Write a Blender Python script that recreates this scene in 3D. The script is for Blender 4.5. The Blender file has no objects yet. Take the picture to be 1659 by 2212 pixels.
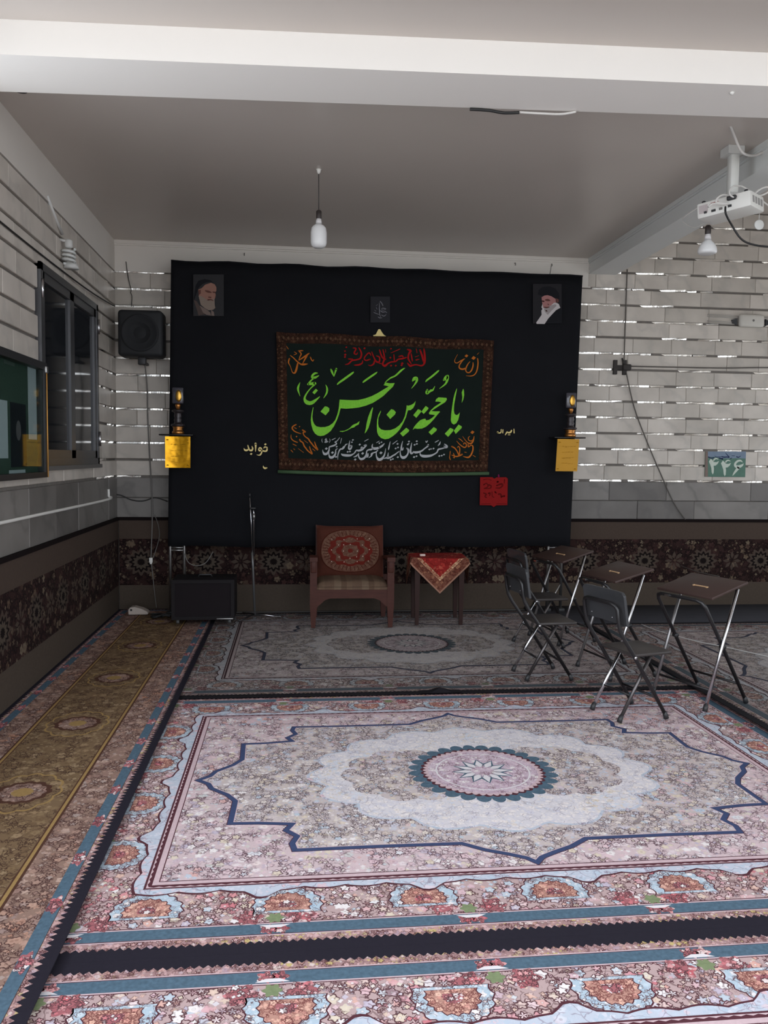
import bpy, bmesh, math, random
from mathutils import Vector, Matrix, geometry
R_ = random.Random(7)
S = bpy.context.scene
COL = S.collection

# ------------------------------------------------------------------ camera
CAM = Vector((0, 0, 1.5)); FPX = 1780.0; CX, CY = 829.5, 1106.0
RIGHT = Vector((0.9938569, -0.11002333, 0.01197213))
DOWN = Vector((0.00449434, -0.06796378, -0.99767767))
FWD = Vector((0.11058149, 0.99160264, -0.06705179))
cd = bpy.data.cameras.new('camera'); co = bpy.data.objects.new('camera', cd); COL.objects.link(co)
cd.sensor_fit = 'VERTICAL'; cd.sensor_height = 36.0; cd.lens = FPX / 2212 * 36.0
cd.clip_start = 0.05; cd.clip_end = 100
m = Matrix.Identity(4)
for i, v in enumerate((RIGHT, -DOWN, -FWD)):
    for k in range(3): m[k][i] = v[k]
m.translation = CAM
co.matrix_world = m; S.camera = co

# ------------------------------------------------------------------ world, light, exposure
S.view_settings.view_transform = 'Standard'; S.view_settings.look = 'None'
S.view_settings.gamma = 1.0; S.view_settings.use_curve_mapping = False
S.view_settings.exposure = 0.24
w = bpy.data.worlds.new('sky'); S.world = w; w.use_nodes = True
w.node_tree.nodes['Background'].inputs[0].default_value = (0.86, 0.92, 1.0, 1)
w.node_tree.nodes['Background'].inputs[1].default_value = 2.9
# the hall is open along its front: sky and sunlit paving outside light it
OPEN_Y = 1.30
sun = bpy.data.lights.new('sun', 'SUN'); sun.energy = 4.5; sun.angle = math.radians(0.6); sun.color = (1.0, 0.94, 0.86)
so = bpy.data.objects.new('sun', sun); COL.objects.link(so); so.location = (5, 8, 14)
so.rotation_euler = Vector((-0.30, -0.62, -0.73)).to_track_quat('-Z', 'Y').to_euler()
def portal(name, x0, x1, z0, z1):
    """guides sampling of the sky through an opening; emits nothing itself"""
    l = bpy.data.lights.new(name, 'AREA'); l.shape = 'RECTANGLE'; l.size = x1-x0; l.size_y = z1-z0; l.cycles.is_portal = True
    o = bpy.data.objects.new(name, l); COL.objects.link(o); o.location = ((x0+x1)/2, OPEN_Y-0.01, (z0+z1)/2); o.rotation_euler = (math.radians(90), 0, 0)
portal('sky_portal', -1.65, 4.6, 0.0, 3.45)
LEFT_END = 4.35                                                  # large opening in the left wall before this, out of frame
l = bpy.data.lights.new('side_portal', 'AREA'); l.shape = 'RECTANGLE'; l.size = 2.25; l.size_y = LEFT_END-1.7; l.cycles.is_portal = True
o = bpy.data.objects.new('side_portal', l); COL.objects.link(o); o.location = (-1.70, (1.7+LEFT_END)/2, 2.125); o.rotation_euler = (0, math.radians(-90), 0)
for y0_, y1_ in ((1.7, 3.8), (5.6, 7.5)):                        # unseen windows added in the right-hand wall to brighten that side
    l = bpy.data.lights.new('added_window_portal', 'AREA'); l.shape = 'RECTANGLE'; l.size = 1.6; l.size_y = y1_-y0_; l.cycles.is_portal = True
    o = bpy.data.objects.new('added_window_portal', l); COL.objects.link(o); o.location = (6.51, (y0_+y1_)/2, 1.75); o.rotation_euler = (0, math.radians(90), 0)
try:
    S.cycles.max_bounces = 8; S.cycles.diffuse_bounces = 5; S.cycles.use_denoising = True
    S.cycles.sample_clamp_indirect = 8.0
except Exception: pass

def at(px, py, axis, val):
    d = RIGHT * ((px - CX) / FPX) + DOWN * ((py - CY) / FPX) + FWD
    return CAM + d * ((val - CAM[axis]) / d[axis])

# ------------------------------------------------------------------ materials
MATS = {}
def lin(c): return tuple(((x / 12.92) if x <= 0.04045 else ((x + 0.055) / 1.055) ** 2.4) for x in c)
def rgb(r, g, b): return lin((r / 255, g / 255, b / 255))
class NT:
    def __init__(s, name):
        s.m = bpy.data.materials.new(name); s.m.use_nodes = True
        s.t = s.m.node_tree; s.b = s.t.nodes['Principled BSDF']
    def n(s, typ, **kw):
        nd = s.t.nodes.new(typ)
        for k, v in kw.items():
            if k.startswith('i_'):
                nd.inputs[k[2:].replace('_', ' ')].default_value = v
            else: setattr(nd, k, v)
        return nd
    def l(s, a, b): s.t.links.new(a, b)
    def ramp(s, fac, stops, interp='CONSTANT'):
        r = s.n('ShaderNodeValToRGB'); r.color_ramp.interpolation = interp
        e = r.color_ramp.elements
        while len(e) < len(stops): e.new(0.5)
        for i, (p, c) in enumerate(stops):
            e[i].position = p; e[i].color = (*c, 1)
        s.l(fac, r.inputs[0]); return r.outputs[0]
    def mix(s, fac, a, b, mode='MIX'):
        x = s.n('ShaderNodeMix', data_type='RGBA', blend_type=mode)
        for inp, v in ((x.inputs[0], fac), (x.inputs[6], a), (x.inputs[7], b)):
            if hasattr(v, 'default_value') or hasattr(v, 'is_linked'): s.l(v, inp)
            elif isinstance(v, (int, float)): inp.default_value = v
            else: inp.default_value = (*v, 1)
        return x.outputs[2]
    def math(s, op, a, b=0.0):
        x = s.n('ShaderNodeMath', operation=op)
        for inp, v in ((x.inputs[0], a), (x.inputs[1], b)):
            if isinstance(v, (int, float)): inp.default_value = v
            else: s.l(v, inp)
        return x.outputs[0]
    def coord(s, which='Object'): return s.n('ShaderNodeTexCoord').outputs[which]
    def noise(s, vec, scale, detail=2.0):
        x = s.n('ShaderNodeTexNoise'); x.inputs['Scale'].default_value = scale; x.inputs['Detail'].default_value = detail
        s.l(vec, x.inputs['Vector']); return x
    def vor(s, vec, scale, feature='F1', rnd=1.0):
        x = s.n('ShaderNodeTexVoronoi', feature=feature); x.inputs['Scale'].default_value = scale
        x.inputs['Randomness'].default_value = rnd
        s.l(vec, x.inputs['Vector']); return x
    def bump(s, h, strength=0.2, dist=0.01):
        b = s.n('ShaderNodeBump'); b.inputs['Strength'].default_value = strength; b.inputs['Distance'].default_value = dist
        s.l(h, b.inputs['Height']); s.l(b.outputs[0], s.b.inputs['Normal'])
    def fin(s, col=None, rough=0.6, metal=0.0, spec=0.5):
        if col is not None:
            if hasattr(col, 'is_linked'): s.l(col, s.b.inputs['Base Color'])
            else: s.b.inputs['Base Color'].default_value = (*col, 1)
        s.b.inputs['Roughness'].default_value = rough; s.b.inputs['Metallic'].default_value = metal
        s.b.inputs['Specular IOR Level'].default_value = spec
        return s.m
def M(name, c=None, rough=0.6, metal=0.0, spec=0.5, var=0.08, scale=12, bump=0.0):
    """plain surface with a little procedural unevenness"""
    if name in MATS: return MATS[name]
    t = NT(name); v = t.coord()
    nz = t.noise(v, scale, 3)
    col = t.mix(nz.outputs['Fac'], tuple(x * (1 - var) for x in c), tuple(min(1, x * (1 + var)) for x in c))
    if bump: t.bump(nz.outputs['Fac'], bump, 0.01)
    MATS[name] = t.fin(col, rough, metal, spec); return MATS[name]

def floral(name, pal, pal2, line, scale=30.0, lw=0.07, lamt=0.55, center=None, zone=2.2, ground=None, plane='XY'):
    """woven millefleur ground: small outlined five-petal blossoms, colour zones, fine pile"""
    if name in MATS: return MATS[name]
    t = NT(name); v = t.coord('UV' if plane == 'UV' else 'Object')
    if plane == 'XZ':
        q = t.n('ShaderNodeSeparateXYZ'); t.l(v, q.inputs[0]); r_ = t.n('ShaderNodeCombineXYZ'); t.l(q.outputs[0], r_.inputs[0]); t.l(q.outputs[2], r_.inputs[1]); v = r_.outputs[0]
    wob = t.noise(v, 7.0, 1)
    vv = t.n('ShaderNodeVectorMath', operation='MULTIPLY_ADD'); t.l(wob.outputs['Color'], vv.inputs[0])
    vv.inputs[1].default_value = (0.02, 0.02, 0.0); t.l(v, vv.inputs[2])
    fl = t.n('ShaderNodeVectorMath', operation='MULTIPLY'); t.l(vv.outputs[0], fl.inputs[0]); fl.inputs[1].default_value = (1, 1, 0)
    vv = fl.outputs[0]
    def layer(sc, petals, rad):
        c = t.vor(vv, sc); d = t.n('ShaderNodeVectorMath', operation='SUBTRACT'); t.l(vv, d.inputs[0]); t.l(c.outputs['Position'], d.inputs[1])
        xy = t.n('ShaderNodeSeparateXYZ'); t.l(d.outputs[0], xy.inputs[0]); sp = t.n('ShaderNodeSeparateColor'); t.l(c.outputs['Color'], sp.inputs[0])
        ang = t.math('ADD', t.math('MULTIPLY', t.math('ARCTAN2', xy.outputs[1], xy.outputs[0]), petals), t.math('MULTIPLY', sp.outputs[2], 6.28))
        r = t.math('MULTIPLY_ADD', t.math('COSINE', ang), 0.16 * rad); r.node.inputs[2].default_value = rad
        return c, sp, t.math('SUBTRACT', c.outputs['Distance'], r)
    c1, s1, e1 = layer(scale, 5.0, 0.47)
    c0, s0, e0 = layer(scale * 1.9, 4.0, 0.44)
    zn = t.noise(v, zone, 2)
    zf = t.ramp(zn.outputs['Fac'], [(0, (0, 0, 0)), (0.46, (0, 0, 0)), (0.62, (1, 1, 1))], 'LINEAR')
    def pick(ch):
        return t.mix(zf, t.ramp(ch, [(i / len(pal), c) for i, c in enumerate(pal)]), t.ramp(ch, [(i / len(pal2), c) for i, c in enumerate(pal2)]))
    g = ground or tuple(0.55 * (a + b) * 0.5 + 0.45 * l for a, b, l in zip(pal[0], pal2[0], line))
    ln = t.noise(v, scale * 0.42, 1)
    keep = t.ramp(ln.outputs['Fac'], [(0, (0, 0, 0)), (1 - lamt - 0.06, (0, 0, 0)), (1 - lamt + 0.06, (1, 1, 1))], 'LINEAR')
    # small filler blossoms on the ground
    base = t.mix(t.math('LESS_THAN', e0, 0.0), g, pick(s0.outputs[0]))
    base = t.mix(t.math('MULTIPLY', keep, t.math('LESS_THAN', t.math('ABSOLUTE', e0), lw * 1.3)), base, line)
    # main blossoms, dark outline, pale heart
    big = t.math('LESS_THAN', e1, 0.0)
    flower = pick(s1.outputs[1])
    sh = t.ramp(c1.outputs['Distance'], [(0, (0.80, 0.76, 0.76)), (0.14, (0.82, 0.78, 0.78)), (0.2, (1.08, 1.08, 1.08)), (0.5, (0.94, 0.93, 0.93))], 'LINEAR')
    flower = t.mix(1.0, flower, sh, 'MULTIPLY')
    if center: flower = t.mix(t.math('MULTIPLY', t.math('LESS_THAN', c1.outputs['Distance'], 0.13), 0.8), flower, center)
    sel = t.math('MULTIPLY', big, t.math('GREATER_THAN', s1.outputs[0], 0.22))
    base = t.mix(sel, base, flower)
    rim = t.math('MULTIPLY', t.math('LESS_THAN', t.math('ABSOLUTE', e1), lw), t.math('GREATER_THAN', s1.outputs[0], 0.22))
    base = t.mix(t.math('MULTIPLY', rim, keep), base, line)
    # broken vine stems
    w2 = t.noise(v, scale * 0.9, 2)
    v2 = t.n('ShaderNodeVectorMath', operation='MULTIPLY_ADD'); t.l(w2.outputs['Color'], v2.inputs[0])
    v2.inputs[1].default_value = (1.1 / scale, 1.1 / scale, 0.0); t.l(vv, v2.inputs[2])
    e2 = t.vor(v2.outputs[0], scale * 0.62, 'DISTANCE_TO_EDGE')
    l2 = t.math('MULTIPLY', t.math('LESS_THAN', e2.outputs['Distance'], lw * 0.5), t.math('GREATER_THAN', ln.outputs['Fac'], 0.42))
    base = t.mix(t.math('MULTIPLY', l2, 0.55), base, line)
    p = t.noise(v, 420, 1)
    base = t.mix(0.30, base, t.mix(p.outputs['Fac'], (0.55, 0.55, 0.55), (1.35, 1.35, 1.35)), 'MULTIPLY')
    t.bump(p.outputs['Fac'], 0.25, 0.004)
    MATS[name] = t.fin(base, 0.95, 0, 0.12); return MATS[name]

def pile(name, c, var=0.25, spec=0.1, scale=60):
    if name in MATS: return MATS[name]
    t = NT(name); v = t.coord(); a = t.noise(v, scale, 3); p = t.noise(v, 420, 1)
    col = t.mix(a.outputs['Fac'], tuple(x * (1 - var) for x in c), tuple(min(1, x * (1 + var)) for x in c))
    t.bump(p.outputs['Fac'], 0.25, 0.004)
    MATS[name] = t.fin(col, 0.95, 0, spec); return MATS[name]

def marble(name, c1, c2, vein, rough=0.35):
    if name in MATS: return MATS[name]
    t = NT(name); v = t.coord()
    oi = t.n('ShaderNodeObjectInfo')
    off = t.n('ShaderNodeVectorMath', operation='MULTIPLY_ADD'); t.l(oi.outputs['Random'], off.inputs[0])
    off.inputs[1].default_value = (17, 9, 23); t.l(v, off.inputs[2])
    nz = t.noise(off.outputs[0], 3.0, 5)
    base = t.mix(oi.outputs['Random'], c1, c2)
    w = t.n('ShaderNodeTexWave', wave_type='BANDS', bands_direction='DIAGONAL'); w.inputs['Scale'].default_value = 1.1
    w.inputs['Distortion'].default_value = 9.0; w.inputs['Detail'].default_value = 4; w.inputs['Detail Scale'].default_value = 2.0
    t.l(off.outputs[0], w.inputs['Vector'])
    vf = t.ramp(w.outputs['Fac'], [(0, (1, 1, 1)), (0.10, (0.35, 0.35, 0.35)), (0.3, (0, 0, 0))], 'LINEAR')
    base = t.mix(t.math('MULTIPLY', vf, 0.34), base, vein)
    cl = t.ramp(nz.outputs['Fac'], [(0.3, (0.78, 0.77, 0.76)), (0.7, (1.12, 1.12, 1.12))], 'LINEAR')
    base = t.mix(0.8, base, cl, 'MULTIPLY')
    MATS[name] = t.fin(base, rough, 0, 0.4); return MATS[name]

# ------------------------------------------------------------------ mesh helpers
class MB:
    def __init__(s): s.v = []; s.f = []; s.mi = []; s.sm = []
    def add(s, vs, fs, mi=0, smooth=False):
        o = len(s.v); s.v += [tuple(x) for x in vs]
        for f in fs: s.f.append(tuple(i + o for i in f)); s.mi.append(mi); s.sm.append(smooth)
        return s
    def box(s, x0, x1, y0, y1, z0, z1, mi=0):
        v = [(x0,y0,z0),(x1,y0,z0),(x1,y1,z0),(x0,y1,z0),(x0,y0,z1),(x1,y0,z1),(x1,y1,z1),(x0,y1,z1)]
        return s.add(v, [(0,3,2,1),(4,5,6,7),(0,1,5,4),(1,2,6,5),(2,3,7,6),(3,0,4,7)], mi)
    def hexa(s, b, t, mi=0):
        """b, t: four bottom and four top points"""
        return s.add(list(b) + list(t), [(0,3,2,1),(4,5,6,7),(0,1,5,4),(1,2,6,5),(2,3,7,6),(3,0,4,7)], mi)
    def rbox(s, x0, x1, y0, y1, z0, z1, r=0.01, seg=2, mi=0, smooth=True):
        bm = bmesh.new(); bmesh.ops.create_cube(bm, size=1)
        for v in bm.verts:
            v.co = Vector(((x0+x1)/2 + v.co.x*(x1-x0), (y0+y1)/2 + v.co.y*(y1-y0), (z0+z1)/2 + v.co.z*(z1-z0)))
        bmesh.ops.bevel(bm, geom=list(bm.edges), offset=r, segments=seg, profile=0.5, affect='EDGES')
        return s.bm(bm, mi, smooth)
    def bm(s, bm, mi=0, smooth=False):
        bm.verts.index_update()
        s.add([v.co for v in bm.verts], [[v.index for v in f.verts] for f in bm.faces], mi, smooth); bm.free(); return s
    def tube(s, pts, r, n=8, mi=0, cap=True):
        pts = [Vector(p) for p in pts]; rings = []; up = None
        rs = r if isinstance(r, (list, tuple)) else [r] * len(pts)
        for i, p in enumerate(pts):
            a = pts[max(0, i-1)]; b = pts[min(len(pts)-1, i+1)]
            d = (b - a).normalized()
            if up is None: up = Vector((0, 0, 1)) if abs(d.z) < 0.9 else Vector((1, 0, 0))
            x = d.cross(up)
            if x.length < 1e-6: x = d.cross(Vector((0.3, 1, 0.2)))
            x.normalize(); y = x.cross(d).normalized(); up = y
            rings.append([p + (x*math.cos(2*math.pi*k/n) + y*math.sin(2*math.pi*k/n)) * rs[i] for k in range(n)])
        vs = [q for rg in rings for q in rg]; fs = []
        for i in range(len(rings)-1):
            for k in range(n):
                k2 = (k+1) % n; fs.append((i*n+k, i*n+k2, (i+1)*n+k2, (i+1)*n+k))
        if cap: fs.append(tuple(range(n-1, -1, -1))); fs.append(tuple((len(rings)-1)*n + k for k in range(n)))
        return s.add(vs, fs, mi, True)
    def lathe(s, prof, c=(0,0,0), n=20, mi=0, axis='Z', sy=1.0):
        vs = []; fs = []
        for r, h in prof:
            for k in range(n):
                a = 2*math.pi*k/n; p = (r*math.cos(a), r*math.sin(a)*sy, h)
                if axis == 'Y': p = (p[0], -p[2], p[1])
                vs.append((c[0]+p[0], c[1]+p[1], c[2]+p[2]))
        for i in range(len(prof)-1):
            for k in range(n):
                k2 = (k+1) % n; fs.append((i*n+k, i*n+k2, (i+1)*n+k2, (i+1)*n+k))
        fs.append(tuple(range(n-1, -1, -1))); fs.append(tuple((len(prof)-1)*n+k for k in range(n)))
        return s.add(vs, fs, mi, True)
    def poly(s, pts, mi=0):
        """flat filled outline (may be concave), pts 3-D"""
        pts = [Vector(p) for p in pts]
        tr = geometry.tessellate_polygon([pts])
        return s.add(pts, [t for t in tr], mi)
    def slab(s, pts, dvec, mi=0):
        """outline pushed by dvec into a solid"""
        pts = [Vector(p) for p in pts]; n = len(pts); d = Vector(dvec)
        tr = geometry.tessellate_polygon([pts])
        s.add(pts + [p + d for p in pts], [tuple(t) for t in tr] + [tuple(i + n for i in reversed(t)) for t in tr]
              + [(i, (i+1) % n, n + (i+1) % n, n + i) for i in range(n)], mi)
        return s
    def build(s, name, mats, parent=None, loc=None, fixn=True):
        me = bpy.data.meshes.new(name); me.from_pydata(s.v, [], s.f)
        if not isinstance(mats, (list, tuple)): mats = [mats]
        for mm in mats: me.materials.append(mm)
        me.polygons.foreach_set('material_index', s.mi); me.polygons.foreach_set('use_smooth', s.sm)
        if fixn:
            b = bmesh.new(); b.from_mesh(me); bmesh.ops.recalc_face_normals(b, faces=list(b.faces)); b.to_mesh(me); b.free()
        me.update()
        o = bpy.data.objects.new(name, me); COL.objects.link(o)
        if parent is not None: o.parent = parent
        if loc is not None: o.location = loc
        return o
def smooth_by_angle(o, ang=40):
    try:
        me = o.data
        b = bmesh.new(); b.from_mesh(me)
        for e in b.edges:
            if len(e.link_faces) == 2 and e.calc_face_angle(0) > math.radians(ang): e.smooth = False
        b.to_mesh(me); b.free()
    except Exception: pass
    return o
def catmull(p, n=6):
    out = []
    for i in range(len(p)-1):
        a = p[max(0, i-1)]; b = p[i]; c = p[i+1]; d = p[min(len(p)-1, i+2)]
        for k in range(n):
            t = k/n
            out.append(tuple(0.5*((2*b[j]) + (-a[j]+c[j])*t + (2*a[j]-5*b[j]+4*c[j]-d[j])*t*t + (-a[j]+3*b[j]-3*c[j]+d[j])*t**3) for j in range(len(b))))
    out.append(tuple(p[-1])); return out
def tag(o, label=None, cat=None, group=None, kind=None):
    if label: o['label'] = label
    if cat: o['category'] = cat
    if group: o['group'] = group
    if kind: o['kind'] = kind
    return o
def thing(name, label, cat, loc=(0,0,0), rz=0.0, group=None):
    o = bpy.data.objects.new(name, None); COL.objects.link(o); o.empty_display_size = 0.1
    o.location = loc; o.rotation_euler = (0, 0, rz); return tag(o, label, cat, group)
def empty_structure(name):
    o = bpy.data.objects.new(name, None); COL.objects.link(o); o['kind'] = 'structure'; return o
def copy_tree(o, parent=None):
    c = o.copy(); COL.objects.link(c); c.parent = parent
    for ch in list(o.children): copy_tree(ch, c)
    return c

# ------------------------------------------------------------------ shared materials
plaster = M('white_plaster', (0.68, 0.64, 0.59), 0.55, var=0.03, scale=3)
ceil_paint = M('glossy_ceiling_paint', (0.54, 0.485, 0.44), 0.30, spec=0.45, var=0.03, scale=2)
beam_paint = M('beam_paint', (0.86, 0.825, 0.78), 0.45, var=0.02, scale=2)
grey_beam = M('grey_beam_paint', (0.66, 0.67, 0.655), 0.5, var=0.03, scale=3)
mortar = M('mortar', (0.18, 0.162, 0.145), 0.9, var=0.3, scale=20)
marble_l = marble('pale_marble', (0.49, 0.45, 0.40), (0.60, 0.55, 0.495), (0.37, 0.35, 0.325), 0.42)
marble_d = marble('dark_marble', (0.14, 0.13, 0.122), (0.23, 0.215, 0.20), (0.08, 0.077, 0.074), 0.45)
black_metal = M('black_tube', (0.012, 0.011, 0.012), 0.35, 0.0, 0.5)
chrome = M('chrome_tube', (0.62, 0.62, 0.64), 0.22, 1.0, 0.5, var=0.03)
silver = M('silver_pole', (0.40, 0.39, 0.38), 0.42, 1.0)
white_plastic = M('white_plastic', (0.75, 0.74, 0.70), 0.4, var=0.02)
grey_white = M('grey_white_plastic', (0.58, 0.58, 0.56), 0.45, var=0.03)
black_plastic = M('black_plastic', (0.02, 0.02, 0.022), 0.5)
black_cable = M('black_cable', (0.012, 0.012, 0.012), 0.5)
white_cable = M('white_cable', (0.62, 0.60, 0.57), 0.5)
grey_cable = M('grey_cable', (0.16, 0.15, 0.14), 0.6)

# mirror strip in the joints: slightly crumpled bright metal
t = NT('mirror_strip'); v = t.coord(); nz = t.noise(v, 14, 3); t.bump(nz.outputs['Fac'], 0.5, 0.01)
mirror = t.fin((0.88, 0.86, 0.82), 0.20, 1.0)

# ------------------------------------------------------------------ setting
XL, YB, ZC = -1.647, 7.961, 3.455
XR, YF = 6.5, OPEN_Y
def struct(name, mb, mats, parent=None):
    o = mb.build(name, mats, parent)
    if parent is None: o['kind'] = 'structure'
    return o
struct('floor', MB().box(XL-0.2, XR+0.2, -0.6, YB+0.2, -0.2, -0.0045), M('floor_screed', (0.22, 0.21, 0.20), 0.8))
struct('ceiling', MB().box(XL-0.2, 2.98, YF-0.1, YB+0.2, ZC, ZC+0.2), ceil_paint)
struct('ceiling_right', MB().box(2.98, XR+0.2, YF-0.1, YB+0.2, 3.962, 4.15), ceil_paint)
# downstand over the front bay, slightly out of square with the back wall
def skew(x0, x1, yf0, yf1, yb0, yb1, z0, z1):
    return MB().hexa([(x0,yf0,z0),(x1,yf1,z0),(x1,yb1,z0),(x0,yb0,z0)], [(x0,yf0,z1),(x1,yf1,z1),(x1,yb1,z1),(x0,yb0,z1)])
struct('beam_front', skew(XL, XR, 4.055, 3.66, 4.455, 3.98, 3.30, ZC), beam_paint)
br = MB().box(2.885, 3.15, 4.2, YB, 3.31, 3.97)
struct('beam_right', br, grey_beam)
mo = MB(); mo.box(2.862, 2.885, 4.25, YB, 3.425, ZC); mo.box(2.872, 2.885, 4.25, YB, 3.412, 3.425)
struct('trim_1', mo, grey_beam)
wr = MB()
for y0_, y1_, z0_, z1_ in ((YF-0.1, YB+0.2, -0.2, 0.95), (YF-0.1, YB+0.2, 2.55, 4.2), (YF-0.1, 1.7, 0.95, 2.55), (3.8, 5.6, 0.95, 2.55), (7.5, YB+0.2, 0.95, 2.55)): wr.box(XR, XR+0.2, y0_, y1_, z0_, z1_)  # gaps between the boxes are the added, unseen windows
struct('wall_right', wr, plaster)
wf = MB(); wf.box(4.6, XR+0.2, YF-0.15, YF, -0.2, 4.2)
struct('wall_front', wf, plaster)
struct('ground_outside', MB().box(-25, 30, -30, -0.6, -0.25, -0.05), M('paving', (0.46, 0.45, 0.43), 0.8))

wall_back = struct('wall_back', MB().box(XL-0.2, XR+0.2, YB+0.012, YB+0.25, -0.2, 4.2), mortar)
wl = MB(); wl.box(XL-0.25, XL-0.012, LEFT_END, YB+0.2, -0.2, ZC+0.1); wl.box(XL-0.25, XL-0.012, YF, LEFT_END, -0.2, 1.0); wl.box(XL-0.25, XL-0.012, YF, LEFT_END, 3.25, ZC+0.1); wl.box(XL-0.25, XL-0.012, YF, 1.7, 1.0, 3.25)
wall_left = struct('wall_left', wl, mortar)

# marble courses, each stone a part of its wall
Z0, PITCH, GAP = 1.287, 0.1575, 0.021
def stone_mesh(L, H, D=0.024, b=0.004):
    """length along X, face toward -Y, arrised front edges"""
    x, z = L/2, H/2
    back = [(-x,0,-z),(x,0,-z),(x,0,z),(-x,0,z)]; mid = [(-x,-D+b,-z),(x,-D+b,-z),(x,-D+b,z),(-x,-D+b,z)]
    fr = [(-x+b,-D,-z+b),(x-b,-D,-z+b),(x-b,-D,z-b),(-x+b,-D,z-b)]
    me = bpy.data.meshes.new('stone_tile')
    fs = [(8,9,10,11)] + [(4+i,4+(i+1)%4,8+(i+1)%4,8+i) for i in range(4)] + [(i,(i+1)%4,4+(i+1)%4,4+i) for i in range(4)]
    me.from_pydata(back+mid+fr, [], fs); me.update(); return me
SM = {}
def stone(L, H, mat):
    k = (round(L, 3), round(H, 3), mat.name)
    if k not in SM:
        me = stone_mesh(L - 0.0022, H); me.materials.append(mat); SM[k] = me
    return SM[k]
def part(name, me, parent, loc, rot=(0,0,0)):
    o = bpy.data.objects.new(name, me); COL.objects.link(o); o.parent = parent; o.location = loc; o.rotation_euler = rot; return o
LENS = [0.28, 0.34, 0.40, 0.46, 0.52]
def course(parent, a0, a1, zc, H, mat, side, rnd, lens=LENS, skip=()):
    a = a0 - rnd.choice([0, 0.07, 0.14, 0.2])
    while a < a1:
        L = rnd.choice(lens); s0, s1 = max(a, a0), min(a + L, a1); a += L
        if a1 - s1 < 0.09: s1 = a1; a = a1 + 1
        if s1 - s0 < 0.05: continue
        segs = [(s0, s1)]
        for (k0, k1) in skip:
            ns = []
            for (u, v) in segs:
                if v <= k0 or u >= k1: ns.append((u, v))
                else:
                    if u < k0 - 0.05: ns.append((u, k0))
                    if v > k1 + 0.05: ns.append((k1, v))
            segs = ns
        for (u, v) in segs:
            me = stone(round(v-u, 3), H, mat); c = (u+v)/2; j = rnd.uniform(-0.0015, 0.0015)
            if side == 'back': part('stone_tile', me, parent, (c, YB+0.012+j, zc))
            else: part('stone_tile', me, parent, (XL-0.012+j, c, zc), (0, 0, math.pi/2))
def strips(parent, a0, a1, z, side, rnd, pm=0.7, skip=()):
    """mirror strips pushed into the joint, with gaps where they are lost"""
    a = a0
    while a < a1 - 0.03:
        L = min(rnd.uniform(0.08, 0.55), a1 - a)
        if rnd.random() < pm and not any(a + L > k0 and a < k1 for k0, k1 in skip):
            k = (round(L, 2), 'strip')
            if k not in SM:
                mb = MB(); n = max(1, int(L / 0.09)); g = GAP/2 - 0.002
                vs = []; rr = random.Random(int(L*1000))
                for i in range(n+1):
                    x = -L/2 + L*i/n
                    vs += [(x, rr.uniform(-0.002, 0.002), -g), (x, rr.uniform(-0.002, 0.002), g)]
                for i in range(n): mb.add([vs[2*i], vs[2*i+2], vs[2*i+3], vs[2*i+1]], [(0,1,2,3)])
                me = bpy.data.meshes.new('joint_strip'); me.from_pydata(mb.v, [], mb.f); me.materials.append(mirror); me.update(); SM[k] = me
            if side == 'back': part('joint_strip', SM[k], parent, (a+L/2, YB+0.005, z), (rnd.uniform(-0.02, 0.05) + 0.10*max(0, z-1.9), 0, -0.075*max(0, a-1.5)*rnd.uniform(0.3, 1.2) + rnd.uniform(-0.04, 0.04)))
            else: part('joint_strip', SM[k], parent, (XL-0.005, a+L/2, z), (rnd.uniform(-0.05, 0.05), 0, math.pi/2 + rnd.uniform(-0.05, 0.05)))
        a += L + 0.004
ra = random.Random(11)
WIN = (5.60, 7.20)
for k in range(17):                                            # back wall, bottom to top
    zj = Z0 + PITCH*k
    if k < 12: course(wall_back, XL, 5.6, zj + PITCH/2, PITCH-GAP, marble_l, 'back', ra)
    else: course(wall_back, 2.872, 5.6, zj + PITCH/2, PITCH-GAP, marble_l, 'back', ra)
    x1 = 5.6
    if k < 13:
        strips(wall_back, XL+0.01, -1.05, zj, 'back', ra, 0.75)
    strips(wall_back, 2.72 if k < 13 else 3.0, x1, zj, 'back', ra, 0.9 if k < 8 else 0.78)
for k in range(12):                                            # left wall
    zj = Z0 + PITCH*k; zc = zj + PITCH/2
    sk = (WIN,) if 1.40 < zc < 2.74 else ()
    course(wall_left, LEFT_END, YB-0.012, zc, PITCH-GAP, marble_l, 'left', ra, [0.4, 0.5, 0.6], sk)
    strips(wall_left, 7.22, YB-0.02, zj, 'left', ra, 0.8)
big = [0.6, 0.7, 0.8, 0.9]
for z0, z1 in ((0.90, 1.085), (1.09, 1.276)):
    course(wall_back, XL, 5.6, (z0+z1)/2, z1-z0, marble_d, 'back', ra, big)
course(wall_left, LEFT_END, YB-0.012, 1.088, 0.375, marble_d, 'left', ra, [0.45, 0.6])
# plaster frieze under the ceiling
fr = MB(); fr.box(XL, 2.9, YB-0.012, YB+0.02, 3.178, ZC); fr.box(XL, 2.87, YB-0.035, YB-0.012, 3.425, ZC); fr.box(XL, 2.87, YB-0.024, YB-0.012, 3.41, 3.425)
struct('trim_2', fr, plaster)
fl_ = MB(); fl_.box(XL-0.02, XL+0.012, LEFT_END, YB-0.012, 3.178, ZC)
struct('trim_3', fl_, plaster)

struct('pillar_right', MB().box(5.6, XR, YB-0.10, YB+0.02, -0.0045, 3.962), plaster)

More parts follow.
